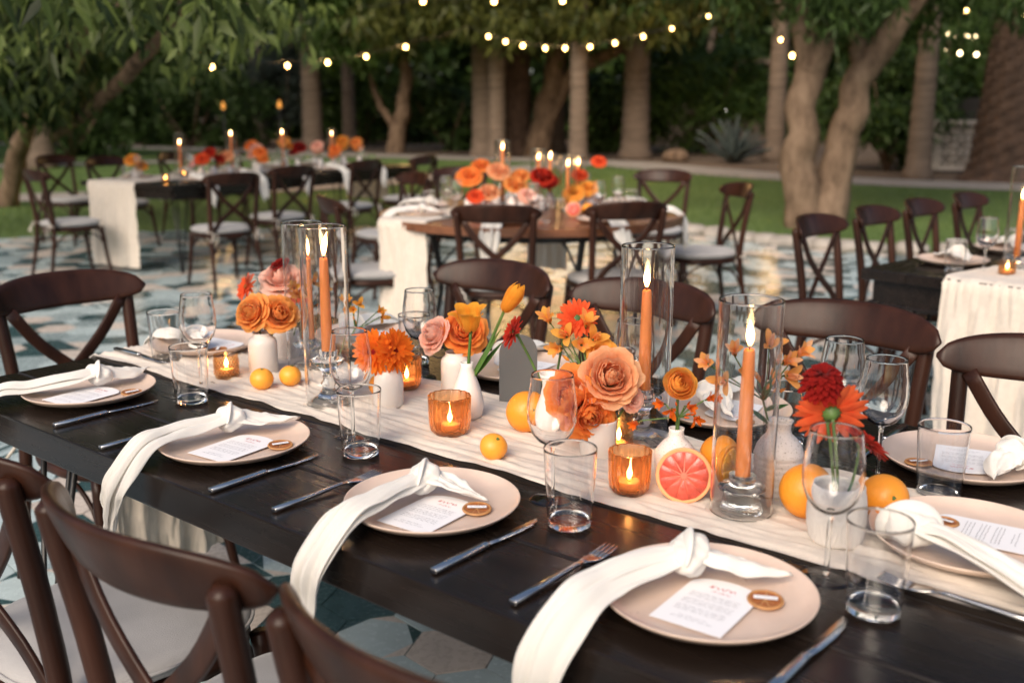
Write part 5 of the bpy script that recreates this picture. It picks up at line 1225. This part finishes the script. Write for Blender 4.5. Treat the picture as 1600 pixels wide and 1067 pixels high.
gerbera('coral gerbera behind the golden alstroemeria', AV, H(1.352, .640, .238), fc(.05, .55), .036, 'coral', 16)
layered('ruffled golden carnation behind the big peach rose', AV, H(1.408, .645, .182), fc(.1, .7), .026, 'yellow', 17, CARN, 'carnation', 'carnation')
rose('big open peach rose at the centre of the table', VM(1.458, .568, .04), H(1.470, .580, .152), fc(.10, .60), 1.62, 'peach', 19, .85)
rose('deep orange rose below and left of the peach rose', VM(1.446, .566, .04), H(1.418, .540, .118), fc(-.55, .35), 1.5, 'orange', 20, 1.0)
rose('loose orange rose drooping over the straight white cup', VM(1.452, .562, .04), H(1.446, .545, .092), fc(.2, -.1), 1.35, 'orange', 22, 1.35)
layered('small pale pink carnation right of the peach rose', VM(1.462, .58, .04), H(1.500, .612, .112), fc(.6, .3), .022, 'pink', 21, CARN, 'carnation', 'carnation')
layered('orange ranunculus in the round speckled vase', VM(1.626, .553, .06), H(1.630, .552, .176), fc(.12, .55), .028, 'yellow', 23, RAN, 'ranunculus', 'ranunculus')
sprig('rust orange kangaroo paw below the ranunculus', VM(1.627, .552, .06), [(H(1.608, .538, .140), fc(-.9, .3)), (H(1.622, .540, .132), fc(-.2, -.3)), (H(1.642, .556, .138), fc(.5, .1)), (H(1.668, .575, .150), fc(.8, .6)), (H(1.655, .56, .122), fc(.4, -.5)), (H(1.57, .52, .105), fc(-.9, -.2))], 'ger', .62, 24, H(1.630, .553, .118), name='kangaroo_paw', cat='kangaroo paw', buds=5)
sprig('orange alstroemeria sprig in the ribbed speckled vase', VM(1.790, .605, .08), [(H(1.680, .560, .215), fc(-.7, .6)), (H(1.700, .572, .190), fc(-.6, .1)), (H(1.715, .575, .235), fc(-.3, 1.0)), (H(1.735, .585, .205), fc(-.2, .4)), (H(1.768, .60, .250), fc(0, 1.2)), (H(1.785, .61, .225), fc(.4, .6)), (H(1.805, .615, .240), fc(.6, .9)), (H(1.79, .61, .205), fc(.5, .2))], 'apricot', 1.0, 25, H(1.765, .590, .165), buds=7, bright='peach', lv=((.8, .3, .045, .010, 1.2), (.55, 2.6, .05, .011, .9), (1.0, .9, .05, .009, .7)))
gerbera('dark red zinnia at the top of the embossed pot', VM(1.941, .478, .04), H(1.912, .463, .243), fc(-.05, 1.5, -.55), .029, 'crimson', 26, 'red', ZRING, 'zinnia', 'zinnia')
gerbera('coral gerbera seen from behind below the zinnia', VM(1.943, .478, .04), H(1.926, .470, .200), Vector((.02, .9, .30)), .050, 'coral', 27)
gerbera('red gerbera leaning right from the embossed pot', VM(1.946, .480, .04), H(1.972, .490, .158), fc(.75, 1.0, -.1), .032, 'red', 28)
# ------------------------------------------------------------------ the three tables behind
def frame_of(o, ang):
    c, s = math.cos(ang), math.sin(ang)
    return lambda x, y, z=0: Vector((o[0] + x * c - y * s, o[1] + x * s + y * c, TZ + z))
def simple_rose(mat, sd):
    b = MB()
    for k, (n, r1, h, cu) in enumerate(((3, .008, .034, 0), (5, .016, .034, .004), (6, .024, .03, .010), (6, .032, .022, .014))):
        for i in range(n):
            a0 = 2 * math.pi * i / n + k; P = []
            for j in range(4):
                f = j / 3; r = .003 + r1 * math.sin(f * 1.57) + (cu if j == 3 else 0); P.append([(r * math.cos(a0 + a * .9), r * math.sin(a0 + a * .9), h * f - (cu if j == 3 else 0)) for a in (-1, -.3, .3, 1)])
            b.grid(P)
    return b.mesh('bloom', PT[mat])
SR = {m: simple_rose(m, 1) for m in ('peach', 'orange', 'apricot', 'pink', 'coral', 'red', 'yellow', 'crimson')}
vb = MB(); vb.lathe([(.001, 0), (.028, 0), (.032, .01), (.032, .06), (.024, .08), (.016, .09), (.018, .098), (.014, .097), (.012, .088), (.02, .078), (.001, .07)], 18); BV = vb.mesh('vase', MT['white'])
fb_ = MB(); P_ = []
def bg_flower(label, p, h, mat, s, lean, grp):
    t = thing('flower', label, 'flower', p + Vector((0, 0, .06)), 0, grp); hd = Vector((lean[0], lean[1], h - .06)); b = MB(); b.tube([(0, 0, 0), hd * .5 + Vector((0, 0, .01)), hd], .003, 5); put('stem', b.mesh('stem', MT['green']), t)
    put('bloom', SR[mat], t, mw=aim(hd, Vector((lean[0] * 6, lean[1] * 6 - .5, .7))) @ Matrix.Scale(s, 4)); return t
HC = {}
def bg_hurricane(label, p, h, top, grp):
    t = thing('taper_candle', 'lit coral candle in ' + label, 'candle', p + Vector((0, 0, .004)), 0, grp)
    b = MB(); b.lathe([(.001, .04), (.0125, .04), (.010, top - .004), (.001, top)], 14); put('wax', b.mesh('wax', MT['candle']), t); put('flame', FLM, t, (0, 0, top)); b = MB(); b.lathe([(.001, 0), (.034, 0), (.03, .01), (.014, .02), (.018, .045), (.0125, .044), (.0125, .03)], 16); put('holder', b.mesh('holder', MT['crystal']), t)
    hurricane('glass hurricane of ' + label, p, h)
def bg_cover(F, x, y, rz, who, sd, wineg=True, fold=0):
    """a cover on a rear table: plate, knotted napkin, tumbler and wine glass"""
    p = F(x, y); c, s = math.cos(rz), math.sin(rz); grp = 'covers on the rear tables'
    tag(put('plate', PLATE, None, p, rz), f'plate {who}', 'plate', 'plates on the rear tables')
    napkin(f'white napkin on the plate {who}', p, rz, (-.02, .01, .046), [(.02, .05, .036), (.05, .09, .03)], [(-.03, -.05, .036), (-.03, -.11, .03), (-.03, -.17, .018), (-.03, -.22, -.03), (-.03, -.235, -.13), (-.03, -.24, -.19)] if not fold else [(-.05, -.03, .036), (-.09, -.06, .03), (-.13, -.07, .012)], sd, w1=.07, ws=.05, r=.028, group='napkins on the rear tables')
    L = lambda a, b_: Vector((p.x + a * c - b_ * s, p.y + a * s + b_ * c, p.z))
    tumbler(f'tumbler beside the plate {who}', L(.2, .1), 'tumblers on the rear tables')
    if wineg: wine(f'wine glass beside the plate {who}', L(.12, .18), 'wine glasses on the rear tables')
# far-left table: its long side runs away to the right
BA = R(60); Bo = (-3.78, 9.05); BL = 3.5
# local x runs from the near end to the far end; y across, from the right side (camera side) to the left side
rs = np.array([math.sin(BA), -math.cos(BA)]); Bc = np.array(Bo) + rs * 1.14
FB = frame_of(Bc, BA)
rect_table('rear_dining_table', 'dark wooden table with hairpin legs at far left, running away from the camera', Bc, BA, BL, 1.14, 'table', apron=.07)
cloth_runner('table_runner', 'cream runner hanging over the near end of the far-left table', 0, BL, .74, .30, .72, .4, lambda x, y, z: FB(x, y, z), 11, nu=110, nv=34)
sides = ((0, 'right'), (math.pi, 'left'))
for k, x in enumerate((.45, 1.05, 1.65, 2.25, 2.85)):
    o_ = ('first', 'second', 'third', 'fourth', 'fifth')[k]
    bg_cover(FB, x, .19, BA, f'{o_} along the right side of the far-left table', 30 + k, wineg=k % 2 == 0)
    bg_cover(FB, x, .95, BA + math.pi, f'{o_} along the left side of the far-left table', 40 + k, wineg=True)
def bchair(lb, x, y, face): chair(lb, x, y, face, 'chairs at the rear tables')
bchair('chair at left facing the end of the far-left table, pale cushion showing', -3.68, 8.55, 44)
bchair('first chair along the right side of the far-left table', -2.30, 8.12, 130)
bchair('second chair along the right side of the far-left table', -2.06, 9.05, 138)
bchair('third chair along the right side of the far-left table', -1.60, 10.05, 145)
bchair('fourth chair, farthest along the right side of the far-left table', -1.12, 10.85, 150)
bchair('first chair along the left side of the far-left table, rail lit brown', -4.55, 10.7, -30)
bchair('second chair along the left side of the far-left table', -3.9, 10.35, -32)
bchair('third chair along the left side of the far-left table', -3.55, 11.45, -30)
gF = 'flowers on the far-left table'
for k, (px, X) in enumerate(((247, .62), (318, 1.28), (385, 1.95), (484, 2.75))):
    bg_hurricane(f'the far-left table, {("first", "second", "third", "fourth")[k]} from the left', FB(X, .56 + .03 * (k % 2)), .40, (.30, .36, .36, .33)[k], 'candles on the rear tables')
fl = [('yellow', .35, .85, .16, 'frilly yellow'), ('coral', .75, .45, .16, 'coral'), ('red', .95, .5, .20, 'red'), ('peach', 1.1, .45, .17, 'peach'), ('orange', 1.45, .42, .19, 'orange'), ('pink', 1.6, .55, .22, 'pale pink'), ('orange', 1.75, .75, .24, 'large orange'), ('crimson', 2.1, .5, .22, 'crimson'), ('yellow', 2.2, .75, .27, 'golden'), ('pink', 2.45, .5, .22, 'pink'), ('orange', 2.6, .45, .18, 'bright orange'), ('yellow', 2.95, .6, .26, 'tall golden'), ('apricot', 3.1, .5, .24, 'apricot')]
for k, (m_, X, y, h, lb) in enumerate(fl):
    p = FB(X, y, .004); tag(put('vase', BV, None, p, k), f'white bud vase of the {lb} flower on the far-left table', 'vase', 'white vases on the rear tables')
    bg_flower(f'{lb} bloom number {k + 1} from the left on the far-left table'.replace(f' number {k + 1} from the left', ''), p, h, m_, 1.5, (.03 * math.sin(k * 2), -.03), gF)
    put_extra = bg_flower(f'second {lb} bloom, slightly lower, on the far-left table', p, h - .05, m_, 1.3, (.06 * math.cos(k * 3), .03 * math.sin(k)), gF)
for k, (X, y) in enumerate(((.25, .35), (.8, .72))): votive(f'small amber votive on the far-left table, {("near end", "beside the first candle")[k]}', FB(X, y, .003), .03, .06, 'hob')

bchair('chair between the far-left and round tables, back towards the right', -.95, 7.75, 215)
bchair('chair behind the round table at left, facing the camera', -.45, 8.35, -95)
bchair('fourth chair along the left side of the far-left table', -3.15, 12.2, -30)
# round table
CC = np.array((.12, 6.33)); CR = .93
ct = thing('round_dining_table', 'round warm brown wooden table with flowers, centre of the middle distance', 'table', (CC[0], CC[1], 0)); npk = 7
for i in range(npk):
    y0, y1 = -CR + 2 * CR * i / npk + .001, -CR + 2 * CR * (i + 1) / npk - .001; pts = []
    ys = np.linspace(y0, y1, 10); xs = [math.sqrt(max(0, CR * CR - y * y)) for y in ys]
    out = [(x, y) for x, y in zip(xs, ys)] + [(-x, y) for x, y in zip(xs[::-1], ys[::-1])]; b = MB(); n_ = len(out)
    b.add([(x, y, .76 - .0006 * (i % 2)) for x, y in out] + [(x, y, .715) for x, y in out], [tuple(range(n_)), tuple(range(2 * n_ - 1, n_ - 1, -1))] + [(q, n_ + q, n_ + (q + 1) % n_, (q + 1) % n_) for q in range(n_)])
    put('plank', b.mesh('plank', MT['wood2'], smooth=False), ct)
b = MB(); b.lathe([(.70, .66), (.74, .66), (.74, .716), (.70, .716)], 60, loop=True); put('apron', b.mesh('apron', MT['table']), ct)
for k in range(4):
    a = R(25 + 90 * k); b = MB(); c, s = math.cos(a), math.sin(a); b.tube(spline([(.66 * c, .66 * s, .68), (.60 * c, .60 * s, .35), (.68 * c, .68 * s, 0)], 10), [.02, .02, .019, .018, .017, .016, .015, .015, .015, .016], 8)
    b.tube(spline([(.62 * c, .62 * s, .45), (.45 * c, .45 * s, .60), (.2 * c, .2 * s, .66)], 8), .008, 6); put('leg', b.mesh('leg', MT['iron']), ct)
RA = R(60); FCf = frame_of((CC[0], CC[1]), RA)
def FCr(x, y, z): q = FCf(x - .857, y + .36, z); return q
cloth_runner('table_runner', 'cream runner hanging from the left front of the round table', 0, 1.70, 0, .165, .62, .5, lambda x, y, z: FCr(x + .005, y, z), 17, nu=110, nv=30)
for k, (a, w_) in enumerate(((-103, 'front left'), (-57, 'front right'), (-160, 'left side'), (-10, 'right side'), (35, 'back right'), (160, 'back left'), (100, 'back'))):
    r = .70; bg_cover(lambda x, y, z=0: Vector((CC[0] + x, CC[1] + y, TZ + z)), r * math.cos(R(a)), r * math.sin(R(a)), R(a + 90), f'at the {w_} of the round table', 50 + k, wineg=True)
bchair('chair at the front left of the round table, back to the camera', -.06, 5.56, 84)
bchair('chair at the front right of the round table, back to the camera', .55, 5.72, 106)
bchair('chair at the left of the round table, large pale cushion showing', -.80, 5.95, 22)
bchair('chair seen edge-on at the right of the round table', 1.24, 6.75, 190)
bchair('empty chair farther back at the right of the round table', 1.10, 8.0, -115)
for k, (px, x, y, tp, hh) in enumerate(((763, -.18, .18, .36, .42), (838, .12, .22, .30, .34), (850, .22, -.02, .27, .34), (862, .30, .26, .26, .32), (845, .05, .36, .29, .36))):
    bg_hurricane(f'the round table, {("left", "middle", "front right", "right rear", "hindmost")[k]} one', Vector((CC[0] + x, CC[1] + y, TZ + .004)), hh, tp, 'candles on the rear tables')
for k, (m_, x, y, h, s, lb) in enumerate((('orange', -.38, -.02, .20, 1.75, 'large orange'), ('peach', -.22, .05, .23, 1.6, 'tall peach'), ('apricot', -.12, -.1, .16, 1.5, 'apricot'), ('peach', -.26, -.16, .12, 1.4, 'low peach'), ('orange', -.30, .12, .26, 1.3, 'high orange'), ('apricot', -.05, .08, .20, 1.3, 'small apricot'), ('coral', -.33, -.2, .10, 1.2, 'low coral'), ('red', .05, .02, .2, 1.6, 'red'), ('pink', -.05, -.18, .1, 1.3, 'pink'), ('coral', .42, .25, .28, 1.1, 'tall coral'), ('yellow', .36, .1, .12, 1.4, 'golden'), ('yellow', .28, .0, .1, 1.5, 'low golden'), ('crimson', .12, .2, .16, 1.4, 'crimson'), ('coral', .30, .2, .20, 1.1, 'small coral'))):
    p = Vector((CC[0] + x, CC[1] + y, TZ + .005)); tag(put('vase', BV, None, p, k), f'white bud vase of the {lb} flower on the round table', 'vase', 'white vases on the rear tables'); bg_flower(f'{lb} bloom on the round table', p, h, m_, s, (.02 * math.sin(k), -.02), 'flowers on the round table')
def whole(label, p, r): 
    b = MB(); b.lathe([(max(.0005, r * math.cos(a)), r * .95 * math.sin(a)) for a in np.linspace(-1.57, 1.57, 14)], 20); t = thing('orange', label, 'orange', p + Vector((0, 0, r * .95)), 0, 'citrus on the rear tables'); put('peel', b.mesh('peel', MT['orange']), t); b = MB(); b.lathe([(.003, 0), (.001, .0015)], 6); put('stem_button', b.mesh('stem_button', MT['green']), t, (0, 0, r * .945))
whole('orange at the front of the round table', Vector((CC[0] + .33, CC[1] - .25, TZ)), .04)
whole('orange left of the flowers on the round table', Vector((CC[0] - .12, CC[1] - .32, TZ)), .035)
hg = half('pink grapefruit half on the round table', 0, 0, .045, -95, 'grape', R(9), 9, 'grapefruit_half'); hg.location = (CC[0] + .24, CC[1] - .30, TZ + .045)

# right-hand table
DA = R(42); ld = np.array([math.sin(DA), -math.cos(DA)]); Dc = np.array((1.40, 4.07)) + ld * 1.14
FD = frame_of(Dc, DA)
rect_table('rear_dining_table', 'dark wooden table cut off by the right edge, apron and hairpin legs showing', Dc, DA, 2.9, 1.14, 'table', apron=.095)
cloth_runner('table_runner', 'cream pleated runner hanging from the near end of the right-hand table', 0, 2.9, .57, .225, .66, .4, lambda x, y, z: FD(x, y, z), 23, nu=130, nv=48)
for k, x in enumerate((.38, .92, 1.5, 2.1)):
    bg_cover(FD, x, .945, DA + math.pi, f'{("first", "second", "third", "fourth")[k]} along the left side of the right-hand table', 70 + k, wineg=True, fold=1)
for k, (x, y) in enumerate(((1.60, 4.55), (2.01, 4.98), (2.41, 5.40), (2.85, 5.83))):
    bchair(f'{("nearest", "second", "third", "farthest")[k]} chair in the row at the right-hand table', x, y, -42)
votive('small amber votive on the runner of the right-hand table', FD(.22, .66, .004), .03, .058, 'hob')
bg_hurricane('the right-hand table at the picture edge', FD(.42, .71, .005), .40, .27, 'candles on the rear tables')
for k, (m_, x, y, h, lb) in enumerate((('coral', .85, .58, .2, 'coral'), ('orange', .75, .48, .14, 'orange'), ('yellow', 1.1, .56, .18, 'golden'))):
    p = FD(x, y, .005); tag(put('vase', BV, None, p, k), f'white bud vase of the {lb} flower on the right-hand table', 'vase', 'white vases on the rear tables'); bg_flower(f'{lb} bloom on the right-hand table', p, h, m_, 1.6, (.02, -.02), 'flowers on the right-hand table')
